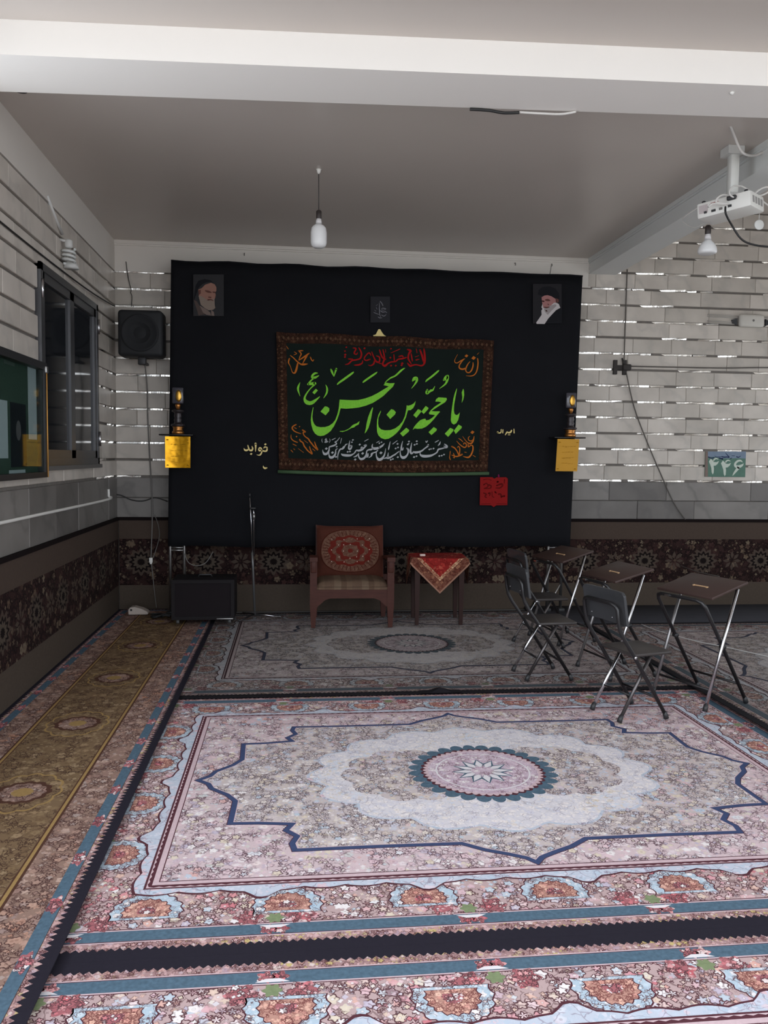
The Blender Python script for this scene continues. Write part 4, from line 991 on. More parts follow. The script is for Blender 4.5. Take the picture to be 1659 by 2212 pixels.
ac = thing('armchair', 'wooden armchair with round medallion back cushion in front of the black cloth', 'armchair', (0.516, 7.02, 0.0), math.radians(-1))
FZ = 0.0135 + RUGH - 0.002                                                       # rug height under the feet
def leg(px, py, top, tap, name='leg', par=ac, w=0.03, foot=0.018, mt=None):
    mb = MB(); z0 = FZ + (0.002)
    b = [(px-foot, py-foot, z0), (px+foot, py-foot, z0), (px+foot, py+foot, z0), (px-foot, py+foot, z0)]
    m_ = [(px-w, py-w*0.8, tap), (px+w, py-w*0.8, tap), (px+w, py+w*0.8, tap), (px-w, py+w*0.8, tap)]
    t_ = [(px-w, py-w*0.8, top), (px+w, py-w*0.8, top), (px+w, py+w*0.8, top), (px-w, py+w*0.8, top)]
    mb.hexa(b, m_); mb.hexa(m_, t_); return mb.build(name, mt or wood_m, par)
for s in (-1, 1):
    leg(s*0.333, 0.02, 0.60, 0.22); leg(s*0.315, 0.50, 0.42, 0.2)
    # padded-looking flat arm with rounded front post
    mb = MB(); pr = [(0.0, 0.60), (0.0, 0.635), (0.10, 0.645), (0.45, 0.60), (0.53, 0.58), (0.53, 0.555), (0.45, 0.575), (0.10, 0.61)]
    mb.slab([(s*0.333-0.034, y-0.03, z) for y, z in pr], (0.068, 0, 0)); mb.build('arm', wood_m, ac)
    mb = MB(); mb.box(s*0.325-0.014, s*0.325+0.014, 0.04, 0.50, 0.29, 0.37); mb.build('side_rail', wood_m, ac)
    mb = MB(); mb.rbox(s*0.333-0.024, s*0.333+0.024, -0.012, 0.01, 0.50, 0.62, 0.008); mb.build('post_block', wood_m, ac)
# front apron with arched cut-out
ap = [(-0.31, 0.20), (-0.31, 0.352), (0.31, 0.352), (0.31, 0.20), (0.275, 0.225), (0.235, 0.262), (0.19, 0.278), (-0.19, 0.278), (-0.235, 0.262), (-0.275, 0.225)]
mb = MB(); mb.slab([(x, 0.0, z) for x, z in ap], (0, 0.024, 0)); mb.build('apron', wood_m, ac)
MB().box(-0.31, 0.31, 0.49, 0.515, 0.27, 0.36).build('back_rail', wood_m, ac)
MB().box(-0.31, 0.31, 0.02, 0.5, 0.335, 0.345).build('seat_board', wood_m, ac)
smooth_by_angle(MB().rbox(-0.315, 0.315, 0.0, 0.47, 0.346, 0.378, 0.014, 3).build('seat_base', seat_m, ac))
cu = MB(); n, k = 20, 16; vs = []
for j in range(k+1):
    for i in range(n+1):
        u, q = i/n*2-1, j/k*2-1; e = (1-abs(u)**6)*(1-abs(q)**6)
        vs.append((u*0.315, 0.235+q*0.24, 0.379 + 0.05*e**0.5 + 0.004*math.sin(u*9)*math.sin(q*7)*e))
cu.add(vs, [(j*(n+1)+i, j*(n+1)+i+1, (j+1)*(n+1)+i+1, (j+1)*(n+1)+i) for j in range(k) for i in range(n)], 0, True)
cu.add([(-.315,-.005,.379),(.315,-.005,.379),(.315,.475,.379),(-.315,.475,.379)], [(0,1,2,3)])
cu.build('seat_cushion', seat_m, ac)
# leaning back
bk = bpy.data.objects.new('backrest', None); COL.objects.link(bk); bk.parent = ac; bk.location = (0, 0.40, 0.40); bk.rotation_euler = (math.radians(-14), 0, 0)
mb = MB(); n, k = 22, 16; front = []; H = 0.475
for j in range(k+1):
    for i in range(n+1):
        u, q = i/n*2-1, j/k*2-1; wd = 0.300 + 0.0*q
        ztop = 0.5*H*(q+1) - (0.014*(1-u*u) if q > 0.9 else 0)
        e = (1-abs(u)**8)*(1-abs(q)**8)
        front.append((u*wd, -0.03 - 0.045*max(0, e)**0.6, ztop))
mb.add(front, [(j*(n+1)+i, j*(n+1)+i+1, (j+1)*(n+1)+i+1, (j+1)*(n+1)+i) for j in range(k) for i in range(n)], 0, True)
mb.box(-0.300, 0.300, -0.032, 0.03, 0.0, H-0.008)
bc = mb.build('back_cushion', velvet, ac); bc.location = bk.location; bc.rotation_euler = bk.rotation_euler
bpy.data.objects.remove(bk)
mb = MB(); cz = 0.235
def oval(a, b, y, mi, n=72, jag=0, fr=0):
    mb.poly([(a*(1+jag*math.cos(fr*t_))*math.copysign(abs(math.cos(t_))**0.8, math.cos(t_)), y, cz + b*(1+jag*math.cos(fr*t_))*math.copysign(abs(math.sin(t_))**0.8, math.sin(t_))) for t_ in [2*math.pi*i/n for i in range(n)]], mi)
oval(0.268, 0.196, -0.0762, 2); oval(0.26, 0.189, -0.0768, 0); oval(0.193, 0.135, -0.0774, 1, 96, 0.05, 12); oval(0.15, 0.11, -0.078, 0, 96, 0.10, 8); oval(0.115, 0.082, -0.0786, 1, 96, 0.12, 6); oval(0.075, 0.055, -0.0792, 0, 72, 0.06, 8); oval(0.022, 0.018, -0.0798, 1)
for i in range(40):                                              # pleats of the outer ring
    a = 2*math.pi*i/40
    if i % 1 == 0:
        c, s = math.cos(a), math.sin(a); q = 0.004
        mb.add([(0.20*c - q*s, -0.0772, cz+0.142*s + q*c), (0.25*c - q*s, -0.0772, cz+0.182*s + q*c), (0.25*c + q*s*.3, -0.0772, cz+0.182*s - q*c*.3), (0.20*c + q*s*.3, -0.0772, cz+0.142*s - q*c*.3)], [(0,1,2,3)], 2)
me_ = mb.build('back_medallion', [med_l, med_d, rope_m], bc)
for (u, q) in ((588,368),(800,375),(1035,362),(1250,358),(705,468),(795,465),(912,458),(1125,468),(580,553),(792,572),(1035,572),(1248,545),(715,672),(905,695),(1022,670),(1132,660),(1032,752),(802,758),(582,750),(1228,742)):
    MB().lathe([(0.001, 0), (0.0045, 0.002), (0.0045, 0.005), (0.001, 0.007)], ((u-912)/7.541/258, -0.079, cz+(565-q)/7.541/250), 8, axis='Y').build('knot', knot, bc)
mb = MB(); mb.slab([(-0.31, 0.035, 0.0), (-0.31, 0.035, 0.49), (-0.1, 0.035, 0.468), (0.1, 0.035, 0.468), (0.31, 0.035, 0.49), (0.31, 0.035, 0.0)], (0, 0.022, 0))
bf = mb.build('back_frame', wood_m, bc)

# ------------------------------------------------------------------ side table with a cloth laid cornerwise
st_ = thing('side_table', 'dark wooden side table under a red cloth beside the armchair', 'table', (1.30, 7.285, 0.0), math.radians(-3))
HX, HY, TZ = 0.245, 0.205, 0.612
dw = M('dark_table_wood', rgb(46,26,22), 0.55, 0, 0.22)
smooth_by_angle(MB().rbox(-HX, HX, -HY, HY, TZ-0.022, TZ, 0.006, 2).build('tabletop', dw, st_))
for sx in (-1, 1):
    for sy in (-1, 1): leg(sx*(HX-0.05), sy*(HY-0.03), TZ-0.022, 0.5, 'leg', st_, 0.024, 0.016, dw)
for sy in (-1, 1): MB().box(-HX+0.06, HX-0.06, sy*(HY-0.03)-0.008, sy*(HY-0.03)+0.008, TZ-0.09, TZ-0.022).build('apron', dw, st_)
for sx in (-1, 1): MB().box(sx*(HX-0.05)-0.008, sx*(HX-0.05)+0.008, -HY+0.05, HY-0.05, TZ-0.09, TZ-0.022).build('apron', dw, st_)
c_red = floral('cloth_red', [rgb(152,44,40), rgb(140,36,34), rgb(160,54,46), rgb(146,40,36)], [rgb(150,44,40), rgb(186,120,96), rgb(140,36,34)], rgb(96,24,22), 22, 0.05, 0.5, None, 5, plane='UV')
c_tooth = floral('cloth_cream_edge', [rgb(206,170,132), rgb(150,70,54), rgb(216,186,150), rgb(196,150,116)], [rgb(210,176,140), rgb(150,80,60)], rgb(110,44,34), 70, 0.08, 0.5, None, 6, plane='UV')
c_brown = floral('cloth_brown_border', [rgb(112,64,48), rgb(98,54,42), rgb(150,104,80), rgb(104,58,46)], [rgb(160,112,92), rgb(104,60,46), rgb(120,76,64)], rgb(70,34,28), 34, 0.07, 0.5, None, 4, plane='UV')
c_edge = pile('cloth_edge', rgb(150,112,94), 0.1)
mb = MB(); N = 56; D = 0.53; q2 = math.sqrt(0.5); vs = []
for j in range(N+1):
    for i in range(N+1):
        a, b = (i/N*2-1)*D*q2, (j/N*2-1)*D*q2
        x, y = (a-b)*q2, (a+b)*q2
        ex = max(0, abs(x)-HX-0.006); ey = max(0, abs(y)-HY-0.006)
        X = math.copysign(min(abs(x), HX+0.006) + ex*0.10, x); Y = math.copysign(min(abs(y), HY+0.006) + ey*0.06, y)
        fold = math.hypot(ex, ey) if (ex and ey) else ex+ey
        if ex and ey: X += math.copysign(0.35*min(ex, ey), x); Y += math.copysign(0.35*min(ex, ey), y)
        vs.append((X, Y, TZ + 0.004 - fold*0.97 + 0.0015*math.sin(9*x)*math.sin(8*y)))
fs = [(j*(N+1)+i, j*(N+1)+i+1, (j+1)*(N+1)+i+1, (j+1)*(N+1)+i) for j in range(N) for i in range(N)]
mb.add(vs, fs, 0, True)
for idx in range(len(fs)):
    i, j = idx % N, idx // N; d = max(abs((i+.5)/N*2-1), abs((j+.5)/N*2-1))
    mb.mi[idx] = 0 if d < 0.73 else 1 if d < 0.79 else 2 if d < 0.972 else 3
tc = mb.build('tablecloth', [c_red, c_tooth, c_brown, c_edge]); uvl = tc.data.uv_layers.new(name='flat')
for lp_ in tc.data.loops:
    vi = lp_.vertex_index; uvl.data[lp_.index].uv = (((vi % (N+1))/N*2-1)*D*q2, ((vi // (N+1))/N*2-1)*D*q2)
tc.location = (1.30, 7.285, 0.0015); tc.rotation_euler = (0, 0, math.radians(-3))
tag(tc, 'red cloth with brown border hanging in a point over the side table', 'tablecloth')
bx = MB(); bx.rbox(-0.024, 0.024, -0.016, 0.016, 0, 0.018, 0.004); o = bx.build('small_box', M('pale_card', rgb(214,190,180), 0.6)); o.location = (1.155, 7.22, TZ+0.008)
tag(o, 'tiny pale box on the left end of the red tablecloth', 'box')

# ------------------------------------------------------------------ black cabinet on wheels, left
cab_m = M('black_cabinet', (0.010, 0.008, 0.009), 0.7, 0, 0.2, var=0.12); grill_m = M('cabinet_front', (0.012, 0.009, 0.0105), 0.85, 0, 0.15, var=0.1)
cb = thing('speaker_cabinet', 'low black wheeled cabinet standing in the dark left corner', 'cabinet', (-0.757, 7.13, 0.0))
smooth_by_angle(MB().rbox(-0.265, 0.265, 0.0, 0.34, 0.085, 0.43, 0.008, 2).build('body', cab_m, cb))
mb = MB()
for a, b, c, d in ((-0.265, 0.265, 0.085, 0.115), (-0.265, 0.265, 0.40, 0.43), (-0.265, -0.235, 0.115, 0.40), (0.235, 0.265, 0.115, 0.40)): mb.box(a, b, -0.018, 0.0, c, d)
mb.build('front_frame', cab_m, cb)
MB().box(-0.235, 0.235, -0.008, -0.001, 0.115, 0.40).build('front_grille', grill_m, cb)
MB().rbox(0.115, 0.255, -0.022, -0.017, 0.088, 0.098, 0.002).build('name_strip', silver, cb)
for sx in (-0.22, 0.22):
    for sy in (0.05, 0.29):
        w_ = MB(); w_.tube([(sx-0.012, sy, 0.064), (sx+0.012, sy, 0.064)], 0.022, 14); w_.box(sx-0.016, sx+0.016, sy-0.012, sy+0.012, 0.072, 0.086); w_.build('caster', M('caster_grey', (0.10, 0.10, 0.10), 0.5), cb)
MB().tube([(-0.06, 0.17, 0.43), (-0.05, 0.17, 0.45), (0.05, 0.17, 0.45), (0.06, 0.17, 0.43)], 0.007, 8).build('handle', black_plastic, cb)

# ------------------------------------------------------------------ microphone stand
ms = thing('microphone_stand', 'thin silver microphone stand left of the armchair', 'stand', (-0.335, 7.50, 0.0))
MB().tube([(0, 0, 0.05), (-0.018, 0, 0.5), (-0.024, 0, 0.62)], 0.011, 10).build('lower_tube', M('grey_tube', (0.16, 0.16, 0.16), 0.4, 0.6), ms)
MB().tube([(-0.022, 0, 0.60), (-0.034, 0, 0.9), (-0.046, 0, 1.13)], 0.0055, 8).build('upper_tube', chrome, ms)
MB().tube([(-0.046, 0, 1.125), (-0.047, 0, 1.155)], 0.009, 10).build('tip', black_plastic, ms)
MB().tube([(-0.008, -0.015, 0.60), (-0.010, -0.015, 0.98), (-0.014, -0.015, 1.02)], [0.006, 0.006, 0.004], 8).build('boom_arm', chrome, ms)
MB().tube([(-0.008, -0.015, 0.92), (-0.010, -0.015, 0.975)], 0.012, 10).build('counterweight', silver, ms)
MB().rbox(-0.045, 0.008, -0.03, 0.012, 1.015, 1.03, 0.005).build('clamp', black_plastic, ms)
for a, mt in ((-0.08, chrome), (2.1, black_metal), (4.1, black_metal)):
    MB().tube([(0, 0, 0.06), (0.235*math.cos(a), 0.235*math.sin(a), 0.032)], 0.007, 8).build('foot', mt, ms)

# ------------------------------------------------------------------ folding chairs
def cyl_mat(): return black_metal
pad = M('dark_grey_vinyl', (0.042, 0.043, 0.046), 0.36, 0, 0.4, var=0.06); seatp = M('brown_grey_vinyl', (0.042, 0.036, 0.034), 0.42, 0, 0.4, var=0.06)
def make_chair():
    W = 0.31; c = thing('folding_chair', 'x', 'chair', group='folding chairs')
    def U(pts_side, mt, name, r, y0=0.0, y1=W, split=None):
        """one bent tube: up one side, across the top, down the other"""
        a = [(s, y0, z) for s, z in pts_side]; b = [(s, y1, z) for s, z in reversed(pts_side)]
        rr = 0.05; s, z = pts_side[-1]; s2, z2 = pts_side[-2]
        corner1 = [(s - 0.005, y0 + rr*0.25, z + 0.018), (s - 0.012, y0 + rr, z + 0.03)]
        corner2 = [(s - 0.012, y1 - rr, z + 0.03), (s - 0.005, y1 - rr*0.25, z + 0.018)]
        return MB().tube(a + corner1 + corner2 + b, r, 10).build(name, mt, c)
    U([(0.297, 0.02), (0.063, 0.378), (-0.015, 0.487), (-0.044, 0.54), (-0.056, 0.60), (-0.064, 0.655)], black_metal, 'front_leg_frame', 0.0115)
    # rear legs, inside the front frame; the near one is dark grey metal, the far one chrome
    dark_metal = M('dark_leg_metal', (0.13, 0.12, 0.12), 0.4, 0.9)
    for y, mt in ((0.028, dark_metal), (W-0.028, chrome)):
        MB().tube([(0.0, y, 0.02), (0.198, y, 0.366)], 0.0105, 10).build('rear_leg', mt, c)
    MB().tube([(0.198, 0.02, 0.366), (0.198, W-0.02, 0.366)], 0.0085, 8).build('rear_top_bar', black_metal, c)
    MB().tube([(0.072, 0.028, 0.146), (0.072, W-0.028, 0.146)], 0.0075, 8).build('crossbar', black_metal, c)
    MB().tube([(0.225, 0.0, 0.13), (0.225, W, 0.13)], 0.0075, 8).build('crossbar', black_metal, c)
    for (s, y) in ((0.297, 0.0), (0.297, W), (0.0, 0.028), (0.0, W-0.028)):
        dx = 0.006 if s > 0.1 else -0.006
        MB().tube([(s+dx, y, 0.001), (s, y, 0.02), (s-dx*1.6, y, 0.040)], [0.0155, 0.0145, 0.0125], 12).build('rubber_foot', black_plastic, c)
    # seat: rounded slab
    m_ = MB(); m_.rbox(0.060, 0.335, 0.004, W-0.004, 0.372, 0.393, 0.009, 3); smooth_by_angle(m_.build('seat', seatp, c))
    for y in (-0.012, W+0.004): 
        MB().tube([(0.066, y, 0.374), (0.066, y+0.008, 0.374)], 0.010, 10).build('hinge', chrome, c)
    # padded back panel wrapping round the tube loop, rounded upper corners
    n, k = 18, 10; vs = []
    def bp(u, q, off):
        y = W/2 + (u-0.5)*(W+0.075); z = 0.562 + 0.192*q
        cu_ = (abs(u-0.5)*2)
        if q > 0.7: z -= 0.018*max(0, (cu_-0.86)/0.14)**2 * (q-0.7)/0.3
        s = -0.018 - 0.045*(1-cu_**2)*0.0 - 0.030*q + off + 0.012*(1-cu_**2)
        return (s, y, z)
    f = [bp(i/n, j/k, 0.010) for j in range(k+1) for i in range(n+1)]; b = [bp(i/n, j/k, -0.008) for j in range(k+1) for i in range(n+1)]
    m_ = MB(); T = (n+1)*(k+1); q = lambda i, j: j*(n+1)+i
    fs = [(q(i,j), q(i+1,j), q(i+1,j+1), q(i,j+1)) for j in range(k) for i in range(n)] + [(T+q(i,j), T+q(i,j+1), T+q(i+1,j+1), T+q(i+1,j)) for j in range(k) for i in range(n)]
    for i in range(n): fs += [(q(i,0), T+q(i,0), T+q(i+1,0), q(i+1,0)), (q(i,k), q(i+1,k), T+q(i+1,k), T+q(i,k))]
    for j in range(k): fs += [(q(0,j), q(0,j+1), T+q(0,j+1), T+q(0,j)), (q(n,j), T+q(n,j), T+q(n,j+1), q(n,j+1))]
    m_.add(f + b, fs, 0, True); bo = smooth_by_angle(m_.build('backrest', pad, c), 50)
    bv = bo.modifiers.new('b', 'BEVEL'); bv.width = 0.004; bv.segments = 2; bv.limit_method = 'ANGLE'
    for y in (0.06, W-0.06): MB().lathe([(0.004, 0), (0.004, 0.003), (0.001, 0.005)], (-0.052, y, 0.60), 10).build('rivet', chrome, c)
    return c
ch = make_chair()
for i, (x, y, a, z, lab) in enumerate((
    (1.865, 4.389, 15.5, RUGH, 'nearest black folding chair, standing on the bright rug before the front writing desk'),
    (1.562, 5.231, 5.0, 0.0135+RUGH, 'black folding chair left of the others, seen against the shaded rug'),
    (1.815, 6.14, 6.0, 0.0135+RUGH, 'rearmost black folding chair, standing close to the black cloth'))):
    o = ch if i == 0 else copy_tree(ch); o.location = (x, y, z); o.rotation_euler = (0, 0, math.radians(a)); o['label'] = lab

# ------------------------------------------------------------------ folding writing desks
desk_m = M('brown_desk_board', rgb(64,48,44), 0.5, 0, 0.35, var=0.06); slot_m = M('pencil_holder', rgb(196,160,120), 0.4)
def make_desk():
    W = 0.405; d = thing('writing_desk', 'x', 'desk', group='folding writing desks')
    def U2(a, b, y0, y1, mt, name, r):
        (s0, z0), (s1, z1) = a, b; rr = 0.045; ux, uz = s1-s0, z1-z0; L = math.hypot(ux, uz); ux /= L; uz /= L
        p = [(s0, y0, z0), (s1-ux*rr, y0, z1-uz*rr), (s1-ux*rr*.3, y0+rr*.3, z1-uz*rr*.3), (s1, y0+rr, z1), (s1, y1-rr, z1), (s1-ux*rr*.3, y1-rr*.3, z1-uz*rr*.3), (s1-ux*rr, y1, z1-uz*rr), (s0, y1, z0)]
        return MB().tube(p, r, 10).build(name, mt, d)
    U2((0.366, 0.02), (-0.03, 0.648), 0.022, W-0.022, black_metal, 'black_leg_frame', 0.0115)
    for y, mt in ((0.0, chrome), (W, M('dull_chrome', (0.32, 0.31, 0.31), 0.4, 0.9))): MB().tube([(0.0, y, 0.02), (0.232, y, 0.708)], 0.0105, 10).build('chrome_leg', mt, d)
    MB().tube([(0.232, 0.0, 0.708), (0.232, W, 0.708)], 0.009, 8).build('top_bar', black_metal, d)
    MB().tube([(0.04, 0.0, 0.12), (0.04, W, 0.12)], 0.0075, 8).build('crossbar', black_metal, d)
    MB().tube([(0.30, 0.022, 0.125), (0.30, W-0.022, 0.125)], 0.0075, 8).build('crossbar', black_metal, d)
    for (s, y) in ((0.366, 0.022), (0.366, W-0.022), (0.0, 0.0), (0.0, W)):
        dx = 0.008 if s > 0.1 else -0.004
        MB().tube([(s+dx, y, 0.001), (s, y, 0.02), (s-dx*1.2, y, 0.040)], [0.0155, 0.0145, 0.0125], 12).build('rubber_foot', black_plastic, d)
    for y in (0.022, W-0.022): MB().tube([(0.150, y-0.016, 0.365), (0.150, y+0.016, 0.365)], 0.014, 10).build('pivot', black_plastic, d)
    tp = MB(); tp.rbox(0.0, 0.31, -0.01, W+0.01, -0.008, 0.008, 0.004, 2); to = smooth_by_angle(tp.build('desktop', desk_m, d))
    to.location = (0.010, 0, 0.664); to.rotation_euler = (0, -math.radians(14.5), 0)
    h = MB(); h.box(-0.006, 0.006, -0.045, 0.045, 0.0085, 0.011); h.box(-0.012, 0.0, -0.055, -0.045, 0.0085, 0.014); h.box(-0.012, 0.0, 0.045, 0.055, 0.0085, 0.014)
    ho = h.build('pencil_ledge', slot_m, to); ho.location = (0.13, W*0.45, 0); ho.rotation_euler = (0, 0, math.radians(0))
    br_ = MB(); br_.box(-0.05, -0.022, W/2+0.06, W/2+0.095, 0.640, 0.652); br_.build('bracket', chrome, d)
    return d
dk_ = make_desk()
for i, (x, y, a, z, lab) in enumerate((
    (2.404, 4.49, 21.0, 0.027+RUGH, 'front right writing desk with long chrome legs on the rug edge'),
    (2.115, 5.215, 11.6, 0.0135+RUGH, 'middle writing desk standing behind the nearest folding chair'),
    (2.10, 6.24, 18.0, 0.0135+RUGH, 'rearmost writing desk beside the cloth frame, in shade'))):
    o = dk_ if i == 0 else copy_tree(dk_); o.location = (x, y, z); o.rotation_euler = (0, 0, math.radians(a)); o['label'] = lab

# ------------------------------------------------------------------ loudspeaker on the wall, cables, plugs
sp = thing('wall_speaker', 'square black loudspeaker on the marble wall left of the cloth', 'speaker', (-1.352, 7.62, 2.365))
mb = MB(); mb.rbox(-0.195, 0.195, -0.02, 0.22, 0.0, 0.41, 0.035, 4); smooth_by_angle(mb.build('housing', M('speaker_black', (0.016, 0.017, 0.019), 0.6, 0, 0.3), sp))
MB().lathe([(0.165, 0), (0.165, 0.008), (0.150, 0.012), (0.140, 0.006), (0.06, -0.004), (0.045, 0.006), (0.002, 0.010)], (0, -0.022, 0.205), 40, axis='Y').build('cone', M('speaker_cone', (0.018, 0.019, 0.021), 0.75, 0, 0.25), sp)
MB().rbox(-0.035, 0.035, 0.06, 0.12, -0.065, 0.005, 0.008).build('bracket', black_plastic, sp)
MB().box(-0.02, 0.02, 0.12, 0.318, -0.05, -0.03).build('wall_arm', black_plastic, sp)
def cable(name, label, pts, r, mt, cat='cable', n=8, seg=5):
    p = catmull([tuple(q) for q in pts], seg) if len(pts) > 2 else pts
    mb = MB(); mb.tube(p, r, n); c = Vector(p[-1]); mb.v = [(a-c.x, b-c.y, e-c.z) for a, b, e in mb.v]
    o = mb.build(name, mt); o.location = c; return tag(o, label, cat)
W_ = lambda px, py, d=0.03: tuple(at(px, py, 1, YB - d))
cable('cable', 'dark cable hanging from the wall speaker down to the socket plug', [W_(313, 786, .13), W_(318, 840), W_(319, 900), W_(324, 1000), W_(328, 1060), W_(329, 1120, .035), W_(326, 1205, .04)], 0.006, grey_cable)
cable('cable', 'thin pale flex looping from the wall to the white plug in the corner', [W_(334, 1112, .045), W_(342, 1135, .045), W_(344, 1160, .045), W_(336, 1190, .05), W_(330, 1206, .06)], 0.0035, grey_cable)
cable('cable', 'thin cable from the white plug down to the white charger on the floor', [W_(327, 1217, .035), W_(330, 1245, .04), W_(335, 1290, .05), W_(338, 1312, .12)], 0.004, grey_cable)
cable('cable', 'thin knotted wire above the wall speaker', [W_(272, 565), W_(277, 600), W_(283, 626), W_(282, 632, .035), W_(285, 640), W_(284, 662, .04)], 0.0035, black_cable)
cable('cable', 'sagging black cable on the marble between the corner and the cloth', [W_(249, 1068), W_(262, 1070), W_(285, 1080), W_(310, 1082), W_(335, 1075), W_(362, 1083)], 0.005, black_cable)
cable('cable', 'grey cable sagging from the left frame above the black cabinet', [tuple(at(399, 1196, 1, 7.655)), tuple(at(407, 1215, 1, 7.66)), tuple(at(425, 1222, 1, 7.72)), tuple(at(445, 1215, 1, 7.75)), tuple(at(460, 1192, 1, 7.8))], 0.004, grey_cable)
pg = MB(); pg.rbox(-0.016, 0.016, -0.012, 0.012, -0.024, 0.024, 0.005); pg.rbox(-0.010, 0.010, -0.009, 0.009, -0.038, -0.02, 0.004)
o = pg.build('plug', white_plastic); o.location = W_(326, 1210, .045); tag(o, 'small white plug hanging on its cable in the left corner', 'plug')
cg = thing('charger', 'white wedge shaped device on the runner in the left corner', 'device', tuple(at(300, 1326, 2, 0.041)))
mb = MB(); pr = [(-0.085, 0), (-0.088, 0.045), (-0.07, 0.068), (-0.03, 0.072), (0.03, 0.055), (0.085, 0.028), (0.092, 0.008), (0.08, 0)]
mb.slab([(x, -0.05, z) for x, z in pr], (0, 0.10, 0)); oo = mb.build('casing', M('aged_white_plastic', rgb(176,164,154), 0.5), cg); bv = oo.modifiers.new('b', 'BEVEL'); bv.width = 0.008; bv.segments = 3; bv.limit_method = 'ANGLE'
MB().box(-0.068, -0.05, -0.0515, -0.049, 0.036, 0.054).build('switch', black_plastic, cg)
# loose black coil of cable
pts = []
for i in range(46):
    a = i*0.55; r = 0.045 + 0.025*math.sin(i*1.7); pts.append((r*1.5*math.cos(a), r*math.sin(a), 0.008 + 0.02*abs(math.sin(i*0.9))))
mb = MB(); mb.tube(catmull(pts, 4), 0.006, 6); o = mb.build('cable_coil', black_cable); o.location = tuple(at(346, 1334, 2, 0.042)); tag(o, 'tangled black cable on the floor beside the white device', 'cable')

# ------------------------------------------------------------------ left wall fittings
bd_ = thing('notice_board', 'glazed notice board with gold edge on the left wall', 'notice board', (XL, 4.75, 1.34))
b0, b1_, h = 4.42-4.75, 5.59-4.75, 0.735
nb_frame = M('notice_board_frame', (0.022, 0.022, 0.024), 0.45); felt = pile('green_felt', rgb(62,78,70), 0.15)
MB().box(0.004, 0.014, b0, b1_, 0, h).build('backing', felt, bd_)
for a, b, c, d in ((b0, b1_, 0, 0.035), (b0, b1_, h-0.045, h), (b0, b0+0.035, 0.035, h-0.045), (b1_-0.05, b1_-0.012, 0.035, h-0.045)): MB().box(0.004, 0.065, a, b, c, d).build('frame_rail', nb_frame, bd_)
MB().rbox(0.02, 0.068, b1_-0.014, b1_, 0.0, h-0.06, 0.004).build('gold_edge', M('gold_edge', rgb(206,150,70), 0.35, 0.7), bd_)
MB().rbox(0.02, 0.074, b1_-0.035, b1_+0.004, h-0.065, h-0.02, 0.006).build('corner_latch', silver, bd_)
t = NT('board_glass'); gl_m = t.m; nt = t.t; tr = t.n('ShaderNodeBsdfTransparent'); gs = t.n('ShaderNodeBsdfGlossy'); gs.inputs['Roughness'].default_value = 0.03; mx = t.n('ShaderNodeMixShader'); mx.inputs[0].default_value = 0.06
tr.inputs[0].default_value = (0.85, 0.9, 0.88, 1); t.l(tr.outputs[0], mx.inputs[1]); t.l(gs.outputs[0], mx.inputs[2]); t.l(mx.outputs[0], nt.nodes['Material Output'].inputs[0])
MB().box(0.048, 0.052, b0+0.035, b1_-0.05, 0.035, h-0.045).build('glass', gl_m, bd_)
pap = flatprint('notice_paper', rgb(176,180,188)); dkp = flatprint('notice_dark_print', rgb(34,36,42)); sk_ = flatprint('notice_face', rgb(96,92,96))
L_ = lambda px, py: at(px, py, 0, XL+0.016)
def sheet(px0, px1, py0, py1, mt, nm):
    a = L_(px0, py0); b = L_(px1, py1); mb = MB(); mb.box(0.0142, 0.016, a.y-4.75, b.y-4.75, b.z-1.34, a.z-1.34); return mb.build(nm, mt, bd_)
sheet(-25, 18, 858, 990, pap, 'notice'); sheet(60, 80, 792, 950, pap, 'notice'); sheet(22, 58, 868, 1008, dkp, 'dark_notice'); sheet(8, 32, 776, 792, M('notice_grey', rgb(72,82,78), 0.8), 'notice'); sheet(20, 55, 1016, 1022, pap, 'notice')
a = L_(40, 930); mb = MB(); mb.add([(0.0165, a.y-4.75+0.045*math.cos(q), a.z-1.34+0.06*math.sin(q)) for q in [2*math.pi*i/20 for i in range(20)]], [tuple(range(20))]); mb.build('dark_notice_face', sk_, bd_)
# conduit rail and its bent end
c0 = at(-60, 1142, 0, XL+0.02); c1 = at(233, 1079, 0, XL+0.02); c2 = at(238, 1058, 0, XL+0.02)
cable('conduit', 'pale cable conduit running along the left wall below the notice board', [(c0.x, 4.4, c1.z+0.014), (c0.x, 5.5, c1.z+0.008), tuple(c1), (c1.x, c1.y+0.03, c1.z+0.03), (c2.x, c1.y+0.03, c1.z+0.09)], 0.011, white_plastic, 'conduit')
cable('cable', 'thin black cable running along the left wall above the window', [(XL+0.02, 4.4, at(4, 482, 0, XL+.02).z + 0.02), tuple(at(4, 482, 0, XL+.02)), tuple(at(125, 578, 0, XL+.02)), tuple(at(200, 633, 0, XL+.05)), tuple(at(247, 661, 0, XL+.03))], 0.006, black_cable)
lp = thing('wall_lamp', 'white spiral bulb lamp on the left wall above the window', 'lamp', tuple(at(128, 505, 0, XL+0.005)))
MB().tube([(0.004, -0.30, 0.17), (0.01, -0.12, 0.07), (0.02, 0.0, 0.0)], 0.012, 8).build('arm', grey_white, lp)
MB().lathe([(0.02, 0), (0.028, 0.01), (0.028, 0.05), (0.02, 0.06)], (0.055, 0.03, -0.09), 16).build('holder', grey_white, lp)
hel = [(0.055 + 0.042*math.cos(i*0.7), 0.03 + 0.042*math.sin(i*0.7), -0.095 - 0.0032*i) for i in range(32)]
MB().tube(hel, 0.0095, 8).build('spiral_tube', M('lamp_glass', (0.62, 0.64, 0.62), 0.3), lp)
MB().lathe([(0.055, 0), (0.05, 0.02), (0.02, 0.075), (0.012, 0.085)], (0.055, 0.09, -0.22), 18).build('shade', grey_white, lp)
